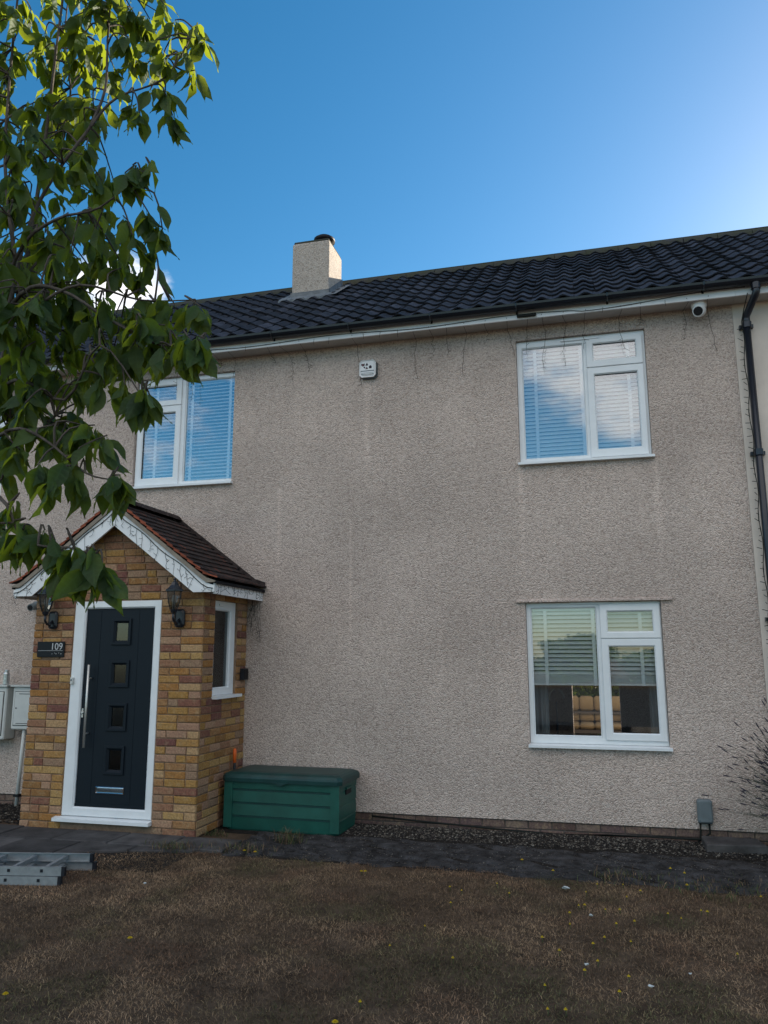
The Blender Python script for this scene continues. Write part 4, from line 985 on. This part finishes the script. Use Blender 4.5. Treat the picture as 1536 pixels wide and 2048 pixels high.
# ------------------------------------------------------------------ lavender bush at the right
lv = empty('lavender_bush', (2.92, -.70, GZ)); tag(lv, 'dark straggly lavender bush with spent flower spikes at the right edge', 'bush')
ms, mk = MB(), MB()
for i in range(1300):
    a = rnd.uniform(0, 2*PI); el = rnd.uniform(.15, 1.45); L = rnd.uniform(.30, .80)
    d = Vector((math.cos(a)*math.cos(el), math.sin(a)*math.cos(el)*.6, math.sin(el)))
    b0 = Vector((2.92+rnd.uniform(-.22, .35), -.70+rnd.uniform(-.14, .14), GZ+.35+rnd.uniform(-.15, .35)))
    p1 = b0+d*L*.55; p2 = b0+d*L+Vector((0, 0, -.06*L+rnd.uniform(-.03, .03)))
    if p2.y > -.04: continue
    ms.tube([b0, p1, p2], [.0028, .0018, .0012], 3, cap=False)
    if rnd.random() < .75:
        dd = (p2-p1).normalized(); mk.tube([p2-dd*.03, p2-dd*.012, p2+dd*.01, p2+dd*.028], [.002, .0055, .0055, .0015], 5)
    for k in range(7):
        q = b0.lerp(p1, rnd.uniform(.1, 1.2)); e = Vector((rnd.uniform(-1, 1), rnd.uniform(-1, 1), rnd.uniform(.2, 1)))*.04; ms.tube([q, q+e], [.0022, .001], 3, cap=False)
tag(ms.build('stems', M['stem'], lv), kind='stuff'); tag(mk.build('flower_spikes', M['spike'], lv), kind='stuff')

# ------------------------------------------------------------------ tree at the left
LEAFS = []
def leaf_mesh(k):
    r = random.Random(k); n = 7; prof_ = [0.03, .24, .40, .48, .47, .36, .17, .0]
    vs = []; uv = []; cv = r.uniform(.15, .55); fold = r.uniform(.15, .5); tw = r.uniform(-.3, .3)
    for i in range(n+1):
        t = i/n; z = -cv*t*t*.5
        for s in (-1, 0, 1):
            wv = prof_[i]*.48*(1+.06*r.uniform(-1, 1)); x = s*wv*math.cos(fold); h = abs(s)*wv*math.sin(fold)+.03*math.sin(i*1.7+s)*abs(s)
            x, h = x*math.cos(tw*t)-h*math.sin(tw*t), x*math.sin(tw*t)+h*math.cos(tw*t)
            vs.append((x, t*(1-.12*cv), z+h)); uv.append((.5+s*.5*prof_[i]*1.0, t))
    # drawn-out tip
    vs[-2] = (vs[-2][0], vs[-2][1]+.06, vs[-2][2]-.03)
    fs = []
    for i in range(n):
        b = i*3; fs += [(b, b+1, b+4, b+3), (b+1, b+2, b+5, b+4)]
    b = len(vs); vs += [(-.006, -.16, .02), (.006, -.16, .02), (.006, .02, 0), (-.006, .02, 0)]; uv += [(.5, 0)]*4; fs.append((b, b+1, b+2, b+3))
    return vs, fs, uv
for k in range(6):
    vs, fs, uv = leaf_mesh(k); me = bpy.data.meshes.new('leaf'); me.from_pydata(vs, [], fs); me.materials.append(M['leaf'])
    ul = me.uv_layers.new(name='UVMap'); 
    for lp in me.loops: ul.data[lp.index].uv = uv[lp.vertex_index]
    me.polygons.foreach_set('use_smooth', [True]*len(me.polygons)); LEAFS.append((me, vs, fs, uv))
TB = at(-330, 1900, 2.9); TB.z = GZ
tree = empty('cherry_tree', TB); tag(tree, 'leafy cherry tree with drooping leaves hanging in at the left', 'tree')
def poly(pts, sub=4):
    P = [at(*p) if len(p) == 3 and not isinstance(p, Vector) else Vector(p) for p in pts]; out = []
    for i in range(len(P)-1):
        p0, p1, p2, p3 = P[max(i-1, 0)], P[i], P[i+1], P[min(i+2, len(P)-1)]
        for s in range(sub):
            t = s/sub; out.append(.5*((2*p1)+(p2-p0)*t+(2*p0-5*p1+4*p2-p3)*t*t+(3*p1-p0-3*p2+p3)*t**3))
    out.append(P[-1]); return out
fork = at(-120, 1080, 2.75)
trunk_pts = [TB, TB.lerp(fork, .35)+Vector((-.03, .02, 0)), TB.lerp(fork, .7)+Vector((.03, 0, 0)), fork]
pp = poly(trunk_pts); MB().tube(pp, [.062-.028*i/(len(pp)-1) for i in range(len(pp))], 12).build('trunk', M['bark'], tree, smooth=True)
BR = []
def branch(pts, r0, r1):
    p = poly(pts); BR.append(p); MB().tube(p, [.62*(r0+(r1-r0)*i/(len(p)-1)) for i in range(len(p))], 7).build('branch', M['bark'], tree, smooth=True)
F = fork
branch([F, (-20, 800, 2.75), (45, 560, 2.8), (85, 320, 2.9), (110, 120, 3.0), (140, -120, 3.1)], .019, .006)
branch([F, (-60, 860, 2.6), (10, 640, 2.55), (70, 420, 2.6), (180, 255, 2.7), (235, 195, 2.75), (330, 155, 2.8), (390, 60, 2.9)], .015, .003)
branch([(180, 255, 2.7), (210, 180, 2.75), (215, 90, 2.8), (225, -60, 2.9)], .009, .005)
branch([(-40, 780, 2.7), (30, 520, 2.5), (110, 440, 2.45), (200, 415, 2.4), (300, 330, 2.4)], .012, .003)
branch([(-60, 740, 2.6), (40, 590, 2.4), (120, 580, 2.35), (220, 640, 2.3), (320, 690, 2.25), (395, 680, 2.2)], .013, .003)
branch([(-60, 700, 2.5), (60, 620, 2.35), (160, 570, 2.35), (280, 600, 2.4), (385, 600, 2.4)], .010, .003)
branch([(-80, 850, 2.5), (30, 760, 2.35), (130, 800, 2.3), (200, 690, 2.25), (285, 795, 2.2)], .011, .003)
branch([(-80, 930, 2.4), (20, 860, 2.2), (90, 880, 2.15), (170, 945, 2.1), (230, 960, 2.1)], .010, .003)
branch([(-100, 960, 2.3), (0, 995, 2.1), (35, 1060, 2.05), (75, 1090, 2.0), (135, 1095, 1.98), (190, 1110, 1.95)], .009, .003)
branch([(-100, 900, 2.5), (-20, 810, 2.5), (60, 870, 2.45), (110, 830, 2.45)], .007, .003)
branch([(30, 520, 2.5), (10, 330, 2.7), (20, 150, 2.9), (40, -50, 3.0)], .011, .006)
branch([(45, 560, 2.8), (130, 470, 2.9), (220, 480, 2.9), (300, 520, 2.85)], .008, .003)
branch([(85, 320, 2.9), (140, 210, 3.1), (130, 60, 3.2), (150, -80, 3.3)], .008, .004)
branch([F, at(-300, 700, 3.0), at(-420, 300, 3.2), at(-450, -200, 3.4)], .026, .008)
ALLP = [p for b in BR for p in b]
# leaf clusters: (px, py, depth) of twig tips
CL = []
edge = [(410, 80, 2.9), (395, 45, 2.9), (350, 40, 2.95), (330, 120, 2.85), (375, 110, 2.85), (390, 140, 2.85), (330, 190, 2.8), (345, 230, 2.8), (280, 225, 2.75), (300, 180, 2.8), (260, 110, 2.9), (300, 60, 3.0), (250, 30, 3.0), (330, 10, 3.0),
        (265, 330, 2.4), (300, 325, 2.4), (250, 345, 2.4), (300, 430, 2.4), (325, 460, 2.4), (310, 500, 2.45), (265, 470, 2.4), (280, 540, 2.5), (240, 520, 2.5),
        (385, 615, 2.4), (400, 612, 2.35), (350, 610, 2.4), (310, 600, 2.45), (330, 650, 2.3), (375, 672, 2.2), (395, 672, 2.2), (355, 680, 2.25), (340, 710, 2.25), (392, 700, 2.2), (300, 690, 2.3), (260, 700, 2.3), (285, 780, 2.2), (300, 790, 2.2), (250, 770, 2.25), (215, 690, 2.3), (210, 770, 2.3),
        (190, 850, 2.2), (165, 850, 2.2), (215, 870, 2.15), (110, 850, 2.2), (130, 920, 2.1), (155, 950, 2.1), (100, 960, 2.05), (225, 945, 2.1), (240, 950, 2.1), (215, 960, 2.1), (75, 930, 2.1), (40, 900, 2.2), (10, 930, 2.2),
        (190, 1100, 1.95), (150, 1090, 1.98), (110, 1080, 2.0), (175, 1130, 1.95), (205, 1130, 1.93), (130, 1120, 1.98), (90, 1060, 2.02), (30, 1040, 2.05), (10, 1060, 2.1), (60, 1050, 2.05), (20, 1010, 2.1)]
CL += edge
def inpoly(p, poly_):
    x, y = p; c = False
    for i in range(len(poly_)):
        (x1, y1), (x2, y2) = poly_[i], poly_[i-1]
        if (y1 > y) != (y2 > y) and x < (x2-x1)*(y-y1)/(y2-y1)+x1: c = not c
    return c
def fill(poly_, n, d0, d1, mind):
    n = int(n*2.1); mind *= .64
    got = []; tries = 0
    xs_ = [p[0] for p in poly_]; ys_ = [p[1] for p in poly_]
    while len(got) < n and tries < 6000:
        tries += 1; p = (rnd.uniform(min(xs_), max(xs_)), rnd.uniform(min(ys_), max(ys_)))
        if not inpoly(p, poly_): continue
        if any((p[0]-q[0])**2+(p[1]-q[1])**2 < mind*mind for q in got): continue
        got.append(p); CL.append((p[0], p[1], rnd.uniform(d0, d1)))
fill([(-40, -40), (330, -40), (350, 100), (260, 230), (180, 270), (-40, 300)], 34, 2.75, 3.3, 30)
fill([(-40, 230), (190, 250), (235, 330), (250, 450), (260, 560), (180, 560), (-40, 600)], 32, 2.4, 3.0, 30)
fill([(-40, 540), (150, 560), (330, 610), (330, 680), (220, 760), (120, 780), (-40, 780)], 30, 2.25, 2.7, 28)
fill([(-40, 760), (110, 770), (180, 850), (60, 900), (-40, 900)], 10, 2.2, 2.6, 30)
vis_n = len(CL)
fill([(-700, -500), (-60, -500), (-60, 800), (-300, 900), (-700, 500)], 70, 2.6, 4.0, 60)
fill([(-60, -500), (350, -420), (330, -60), (-60, -60)], 26, 2.9, 3.8, 60)
tw = MB(); leaves = []
for ci, (px, py, d) in enumerate(CL):
    tip = at(px, py, d); q = min(ALLP, key=lambda p: (p-tip).length)
    midp = q.lerp(tip, .5)+Vector((rnd.uniform(-.03, .03), rnd.uniform(-.03, .03), rnd.uniform(.0, .05)))
    tp = poly([q, midp, tip], 3)
    tw.tube(tp, [.0038-.0018*i/(len(tp)-1) for i in range(len(tp))], 5)
    nl = rnd.randint(6, 9) if ci < vis_n else 7
    for k in range(nl):
        base = tip.lerp(midp, rnd.choice((0, 0, .2, .5, .9))*rnd.random()); a = rnd.uniform(0, 2*PI)
        droop = rnd.uniform(.6, 3.4)
        dirv = Vector((math.cos(a), math.sin(a), -droop)).normalized(); L = rnd.uniform(.062, .112)*(1.0 if d > 2.2 else 1.08)
        nrm = Vector((rnd.uniform(-1, 1), rnd.uniform(-1, 1), rnd.uniform(.0, 1.2))); side_ = dirv.cross(nrm).normalized(); nrm = side_.cross(dirv).normalized()
        Mx = Matrix(((side_.x, dirv.x, nrm.x, 0), (side_.y, dirv.y, nrm.y, 0), (side_.z, dirv.z, nrm.z, 0), (0, 0, 0, 1)))
        b2 = base+dirv*.16*L
        vis = ci < vis_n and -10 < px < 450
        leaves.append((vis*1.0*L/d+rnd.random()*.004, b2, Mx, L, rnd.randrange(6)))
tag(tw.build('twigs', M['bark'], tree), kind='stuff')
leaves.sort(key=lambda t: -t[0])
rest = leaves[300:]
V, Fc, UV = [], [], []
for _, b, Mx, L, k in rest:
    o_ = len(V); V += [tuple(b+(Mx @ Vector(p))*L-TB) for p in LEAFS[k][1]]; Fc += [tuple(i+o_ for i in f) for f in LEAFS[k][2]]; UV += LEAFS[k][3]
me = bpy.data.meshes.new('crown'); me.from_pydata(V, [], Fc); me.materials.append(M['leaf']); ul = me.uv_layers.new(name='UVMap')
li = np.empty(len(me.loops), dtype=np.int32); me.loops.foreach_get('vertex_index', li); ul.data.foreach_set('uv', np.array(UV, dtype=np.float32)[li].ravel())
me.polygons.foreach_set('use_smooth', [True]*len(me.polygons))
crown = bpy.data.objects.new('crown', me); link(crown, tree, TB); tag(crown, kind='stuff')
for _, b, Mx, L, k in leaves[:300]:
    o = bpy.data.objects.new('leaf', LEAFS[k][0]); link(o, crown, b); o.rotation_euler = Mx.to_euler(); o.scale = (L, L, L)

# ------------------------------------------------------------------ grass, gravel, flowers
rng = np.random.default_rng(5)
def vnoise(x, y, s, seed):
    r = np.random.default_rng(seed); G = r.random((64, 64)); u, v = (x*s) % 63, (y*s) % 63; i, j = u.astype(int), v.astype(int); fu, fv = u-i, v-j
    fu, fv = fu*fu*(3-2*fu), fv*fv*(3-2*fv); i2, j2 = (i+1) % 64, (j+1) % 64
    return G[i, j]*(1-fu)*(1-fv)+G[i2, j]*fu*(1-fv)+G[i, j2]*(1-fu)*fv+G[i2, j2]*fu*fv
def lawn_front(x):   # y of the lawn's far edge
    left = -1.42-.40*np.maximum(0, -2.4-x)-.03
    right = -1.50-.05*np.maximum(0, x)
    e = np.where(x < -2.1, np.minimum(left, -1.46), right)
    return e+.09*np.sin(x*9)*np.sin(x*3.7)+.05*np.sin(x*21+1)*np.sin(x*5.3)+.02
def blades(n, gx, gy, hmin, hmax, wid, colf, lean=1.1):
    a = rng.uniform(0, 2*np.pi, n); h = rng.uniform(hmin, hmax, n); ln = rng.uniform(.2, lean, n); wd = wid*rng.uniform(.6, 1.3, n)
    dx, dy = np.cos(a), np.sin(a); b = rng.uniform(0, 2*np.pi, n); sx, sy = np.cos(b)*wd, np.sin(b)*wd
    z0 = np.full(n, GZ)
    P = np.zeros((n, 5, 3))
    P[:, 0] = np.stack([gx-sx, gy-sy, z0], 1); P[:, 1] = np.stack([gx+sx, gy+sy, z0], 1)
    mx_, my_, mz = gx+dx*h*ln*.35, gy+dy*h*ln*.35, z0+h*.62
    P[:, 2] = np.stack([mx_+sx*.8, my_+sy*.8, mz], 1); P[:, 3] = np.stack([mx_-sx*.8, my_-sy*.8, mz], 1)
    P[:, 4] = np.stack([gx+dx*h*ln, gy+dy*h*ln, z0+h*(1-.35*np.minimum(ln, 1.2))], 1)
    c = colf(gx, gy, n); return P, c
def bladesobj(name, P, c, mat_, parent=None):
    n = len(P); me = bpy.data.meshes.new(name); me.vertices.add(n*5); me.vertices.foreach_set('co', P.astype(np.float32).ravel())
    base = np.arange(n)*5
    loops = np.stack([base, base+1, base+2, base+3, base+3, base+2, base+4], 1).ravel()
    me.loops.add(n*7); me.loops.foreach_set('vertex_index', loops.astype(np.int32)); me.polygons.add(n*2)
    ls = np.stack([np.arange(n)*7, np.arange(n)*7+4], 1).ravel(); me.polygons.foreach_set('loop_start', ls.astype(np.int32))
    at_ = me.color_attributes.new('tone', 'FLOAT_COLOR', 'POINT'); cc = np.ones((n, 5, 4)); cc[:, :, :3] = c[:, None, :]
    at_.data.foreach_set('color', cc.astype(np.float32).ravel()); me.materials.append(mat_); me.update(calc_edges=True); me.validate()
    o = bpy.data.objects.new(name, me); return link(o, parent, (0, 0, 0))
TAN, BRN, RUS, GRN, DK = map(np.array, ((.38, .25, .148), (.135, .088, .056), (.19, .092, .058), (.070, .085, .034), (.035, .028, .022)))
def lawncol(x, y, n):
    a = vnoise(x+20, y+20, 1.7, 1); b = vnoise(x+20, y+20, 4.5, 2); g = vnoise(x+20, y+20, 2.6, 3)+.22*vnoise(x+20, y+20, 9, 6)+.06*(x-.8)-.05*(y+3); r = vnoise(x+20, y+20, 3.3, 4)
    c = BRN[None]*(1-b)[:, None]+TAN[None]*b[:, None]
    c = np.where((r > .66)[:, None], c*.7+RUS[None]*.3, c)
    gm = (np.clip((g-.58)*3, 0, .8)*rng.uniform(.3, 1.2, n).clip(0, 1))[:, None]; c = c*(1-gm)+GRN[None]*gm
    c = c*(.7+.6*a[:, None]); k = rng.random(n)[:, None]; c = np.where(k < .22, c*.45, np.where(k > .92, c*1.45, c)); return c*rng.uniform(.7, 1.3, n)[:, None]
n = 420000; gx = rng.uniform(-6.5, 4.6, n); gy = rng.uniform(-5.4, -1.3, n); ok = gy < lawn_front(gx)+.05*rng.standard_normal(n)*.6
dens = vnoise(gx+30, gy+30, 5, 9); ok &= rng.random(n) < .55+.6*dens
gx, gy = gx[ok], gy[ok]; P, c = blades(len(gx), gx, gy, .006, .024, .0016, lawncol, 2.8)
tag(bladesobj('grass', P, c, M['grass']), 'short dry brown grass with green patches covering the front lawn', 'grass', kind='stuff')
# rougher tufts along the path edge and by the box
def strawcol(x, y, n):
    k = rng.random(n)[:, None]; return np.where(k < .3, TAN[None]*.6, np.where(k < .8, GRN[None]*1.2, BRN[None]*.8))*rng.uniform(.6, 1.3, n)[:, None]
for (cx_, cy_, n_, sp, hm, lab) in ((-1.62, -.98, 130, .07, .20, 'straw-coloured grass tuft growing in front of the green box'), (-2.55, -1.46, 260, .13, .11, 'low grass tuft at the porch corner where path and lawn meet'), (-1.95, -1.35, 260, .16, .10, 'green weedy tuft at the lawn edge below the green box'),
                                    (1.25, -1.42, 140, .10, .10, 'small green weed on the worn path below the ground-floor window'), (1.9, -1.55, 420, .30, .08, 'dark green weed patch at the path edge at right'), (-2.42, -.86, 90, .06, .10, 'dry weeds in the gap between porch and green box')):
    gx = cx_+rng.standard_normal(n_)*sp; gy = cy_+rng.standard_normal(n_)*sp*.5; P, c = blades(n_, gx, gy, hm*.4, hm, .0022, strawcol, 1.3)
    P -= np.array((cx_, cy_, GZ)); o = bladesobj('grass_tuft', P, c, M['grass']); o.location = (cx_, cy_, GZ); tag(o, lab, 'grass tuft', 'grass tufts', 'stuff' if sp > .1 else None)
# gravel: small stones of mixed tone
def stones(name, n, xf, zf, s0, s1, label, cols):
    octv = np.array([(1, 0, 0), (-1, 0, 0), (0, 1, 0), (0, -1, 0), (0, 0, 1), (0, 0, -1)], float); octf = np.array([(0, 2, 4), (2, 1, 4), (1, 3, 4), (3, 0, 4), (2, 0, 5), (1, 2, 5), (3, 1, 5), (0, 3, 5)])
    x, y = xf(n); s = rng.uniform(s0, s1, n)
    V = octv[None]*(s[:, None, None]*rng.uniform(.6, 1.3, (n, 6, 1)))*np.array((1.1, 1, .6)); a = rng.uniform(0, 2*np.pi, n); ca, sa = np.cos(a)[:, None], np.sin(a)[:, None]
    X = V[:, :, 0]*ca-V[:, :, 1]*sa; Y = V[:, :, 0]*sa+V[:, :, 1]*ca; V = np.stack([X+x[:, None], Y+y[:, None], V[:, :, 2]+zf+.3*s[:, None]], 2)
    Fc = (octf[None]+(np.arange(n)*6)[:, None, None]).reshape(-1, 3)
    me = bpy.data.meshes.new(name); me.from_pydata(V.reshape(-1, 3).tolist(), [], Fc.tolist())
    at_ = me.color_attributes.new('tone', 'FLOAT_COLOR', 'POINT'); cc = np.ones((n, 6, 4)); cc[:, :, :3] = np.array(cols)[rng.integers(0, len(cols), n)][:, None, :]*rng.uniform(.6, 1.3, n)[:, None, None]
    at_.data.foreach_set('color', cc.astype(np.float32).ravel()); me.materials.append(M['stone']); o = bpy.data.objects.new(name, me); link(o, None, (0, 0, 0)); tag(o, label, 'gravel', kind='stuff')
SC = [(.13, .11, .09), (.045, .040, .034), (.03, .026, .024), (.025, .022, .02), (.06, .05, .045), (.016, .015, .015), (.10, .085, .07), (.045, .042, .04), (.02, .018, .016), (.20, .18, .15)]
stones('gravel', 11000, lambda n: (rng.uniform(-1.25, 3.8, n), -.03-.52*np.abs(rng.random(n)**1.3)), GZ+.006, .004, .013, 'dark mixed gravel between the wall and the worn path', SC)
stones('gravel', 1500, lambda n: (rng.uniform(-6.2, -4.5, n), rng.uniform(-.9, -.02, n)), GZ+.006, .006, .018, 'dark gravel under the meter boxes left of the porch', SC)
stones('gravel', 7000, lambda n: (rng.uniform(-2.1, 3.8, n), -.55-.95*rng.random(n)), GZ+.016, .002, .007, 'fine grit and crumbs strewn over the worn path', SC)

def flower(px, py, label, group, tall=.035, s=1.0, z=GZ):
    d = ray(px, py); t = (z+tall-CAMP.z)/d.z; p = CAMP+d*t; base = Vector((p.x, p.y, z))
    m = MB(); m.tube([base, base+Vector((.003, 0, tall*.6)), base+Vector((0, 0, tall))], .0016, 4, 1)
    c = base+Vector((0, 0, tall))
    for rr, hh, n_ in ((.017, .002, 12), (.011, .007, 9), (.005, .010, 6)):
        for k in range(n_):
            a = 2*PI*k/n_+rr*90; u = Vector((math.cos(a), math.sin(a), 0)); v = Vector((-u.y, u.x, 0))
            m.add([c+Vector((0, 0, hh*.3)), c+u*rr*.6*s+v*.003*s+Vector((0, 0, hh)), c+u*rr*s+Vector((0, 0, hh*.8)), c+u*rr*.6*s-v*.003*s+Vector((0, 0, hh))], [(0, 1, 2, 3)], 0)
    o = m.build('dandelion', [M['yellow'], M['gstem']], None, loc=base); tag(o, label, 'flower', group)
FL = [(903, 1741-.0), (1000, 1772), (1018, 1740), (912, 1775), (994, 1787), (1036, 1730)]
z7 = lambda x, y: (700+x/1.837, 1600+y/1.837)
lawnf = [(367, 320), (410, 333), (585, 343), (540, 308), (370, 378), (275, 464), (146, 536), (378, 581), (37, 742), (840, 388), (862, 386), (807, 415), (808, 457), (867, 339), (908, 310), (1003, 312), (1067, 334), (1017, 357), (938, 403), (991, 403), (978, 455), (1045, 446), (706, 505), (893, 528), (1032, 521), (769, 553), (910, 592), (862, 626), (1024, 649), (716, 682), (990, 705), (726, 769), (792, 771), (1168, 418), (1217, 436), (1313, 411), (1290, 407), (1510, 356), (1423, 567), (935, 505)]
for x_, y_ in lawnf: flower(*z7(x_, y_), 'small yellow dandelion flower in the dry lawn', 'yellow dandelions in the lawn', .03, rnd.uniform(.45, .8))
for x_, y_ in ((632, 220), (746, 260), (1177, 252), (1229, 269), (1238, 313)): flower(*z7(x_, y_), 'small yellow dandelion flower at the worn path at right', 'yellow dandelions on the path', .03, rnd.uniform(.7, 1.0), GZ+.014)
for x_, y_ in ((56, 262), (42, 262)): flower(*z7(x_, y_), 'small yellow dandelion at the lawn edge below the green box', 'yellow dandelions by the box', .03, .9)
for x_, y_ in ((489, 1701), (510, 1704), (260, 1876), (11, 1988), (670, 2044)): flower(x_, y_, 'small yellow dandelion in the left half of the lawn', 'yellow dandelions at left', .03, 1.1)
def scrap(px, py, s, label):
    d = ray(px, py); t = (GZ+.035-CAMP.z)/d.z; p = CAMP+d*t; r = random.Random(int(px)); m = MB(); n_ = 6
    pts = [(p.x+s*math.cos(2*PI*k/n_)*r.uniform(.5, 1.2), p.y+s*math.sin(2*PI*k/n_)*r.uniform(.5, 1.1), GZ+.032+r.uniform(0, s*.7)) for k in range(n_)]
    m.add([(p.x, p.y, GZ+.03)]+pts+[(p.x, p.y, GZ+.027)]+[(a, b, c_-.003) for a, b, c_ in pts], [(0, 1+k, 1+(k+1) % n_) for k in range(n_)]+[(n_+1, n_+2+(k+1) % n_, n_+2+k) for k in range(n_)]+[(1+k, n_+2+k, n_+2+(k+1) % n_, 1+(k+1) % n_) for k in range(n_)])
    tag(m.build('paper_scrap', M['paper'], None, loc=(p.x, p.y, GZ)), label, 'litter', 'litter on the lawn')
scrap(1132, 1776, .032, 'crumpled white paper scrap at the lawn edge right of centre'); scrap(1182, 1830, .014, 'small white paper scrap in the lawn below the crumpled one')
scrap(1173, 1928, .016, 'thin white scrap standing in dark grass, lower right'); scrap(1302, 1972, .015, 'white scrap lying in the lawn near the lower right corner'); scrap(290, 1766, .014, 'white pebble-like scrap on the lawn right of the ladder'); scrap(1380, 1946, .010, 'tiny white scrap in the lawn at far right')

# ------------------------------------------------------------------ garden shrubs across the street (mirrored in the lower window)
def shrub(c, rx, rz, n, label, seed):
    r = np.random.default_rng(seed); root = empty('street_bush', c); tag(root, label, 'bush', 'bushes across the street')
    u = r.standard_normal((n, 3)); u /= np.linalg.norm(u, axis=1)[:, None]; rad = r.uniform(.45, 1.08, n)*(1+.22*np.sin(u[:, 0]*5+seed)*np.sin(u[:, 2]*6)+.13*np.sin(u[:, 0]*13+seed*2)*np.sin(u[:, 2]*11+u[:, 1]*9))
    P0 = u*rad[:, None]*np.array((rx, rx*.8, rz*.5))+np.array((0, 0, rz*.5)); P0 = P0[P0[:, 2] > .05]; n = len(P0)
    a = r.standard_normal((n, 3))*.055; b = r.standard_normal((n, 3))*.055
    V = np.stack([P0-a, P0+b, P0+a, P0-b], 1).reshape(-1, 3); me = bpy.data.meshes.new('foliage'); me.from_pydata(V.tolist(), [], np.arange(n*4).reshape(-1, 4).tolist()); me.materials.append(M['bush'])
    o = bpy.data.objects.new('foliage', me); link(o, root, c); tag(o, kind='stuff')
    MB().tube([Vector(c), Vector(c)+Vector((0, 0, rz*.6))], [.1, .05], 8).build('stem', M['bark'], root)
shrub((.2, -40, GZ), 2.1, 2.7, 15000, 'rounded sunlit bush across the street, mirrored in the ground-floor window', 3)
shrub((-6, -42, GZ), 3.0, 2.4, 15000, 'low wide bush across the street, left of the rounded one', 4); shrub((6.5, -42, GZ), 3.4, 2.2, 15000, 'low wide bush across the street, right of the rounded one', 5)

shrub((1.3, 10.6, GZ), 2.6, 2.4, 9000, 'dark garden hedge behind the sofa, seen through the rear glass', 8)
bpy.data.objects[[o.name for o in bpy.data.objects if o.get('label', '').startswith('dark garden hedge')][0]]['group'] = 'shrubs in the rear garden'
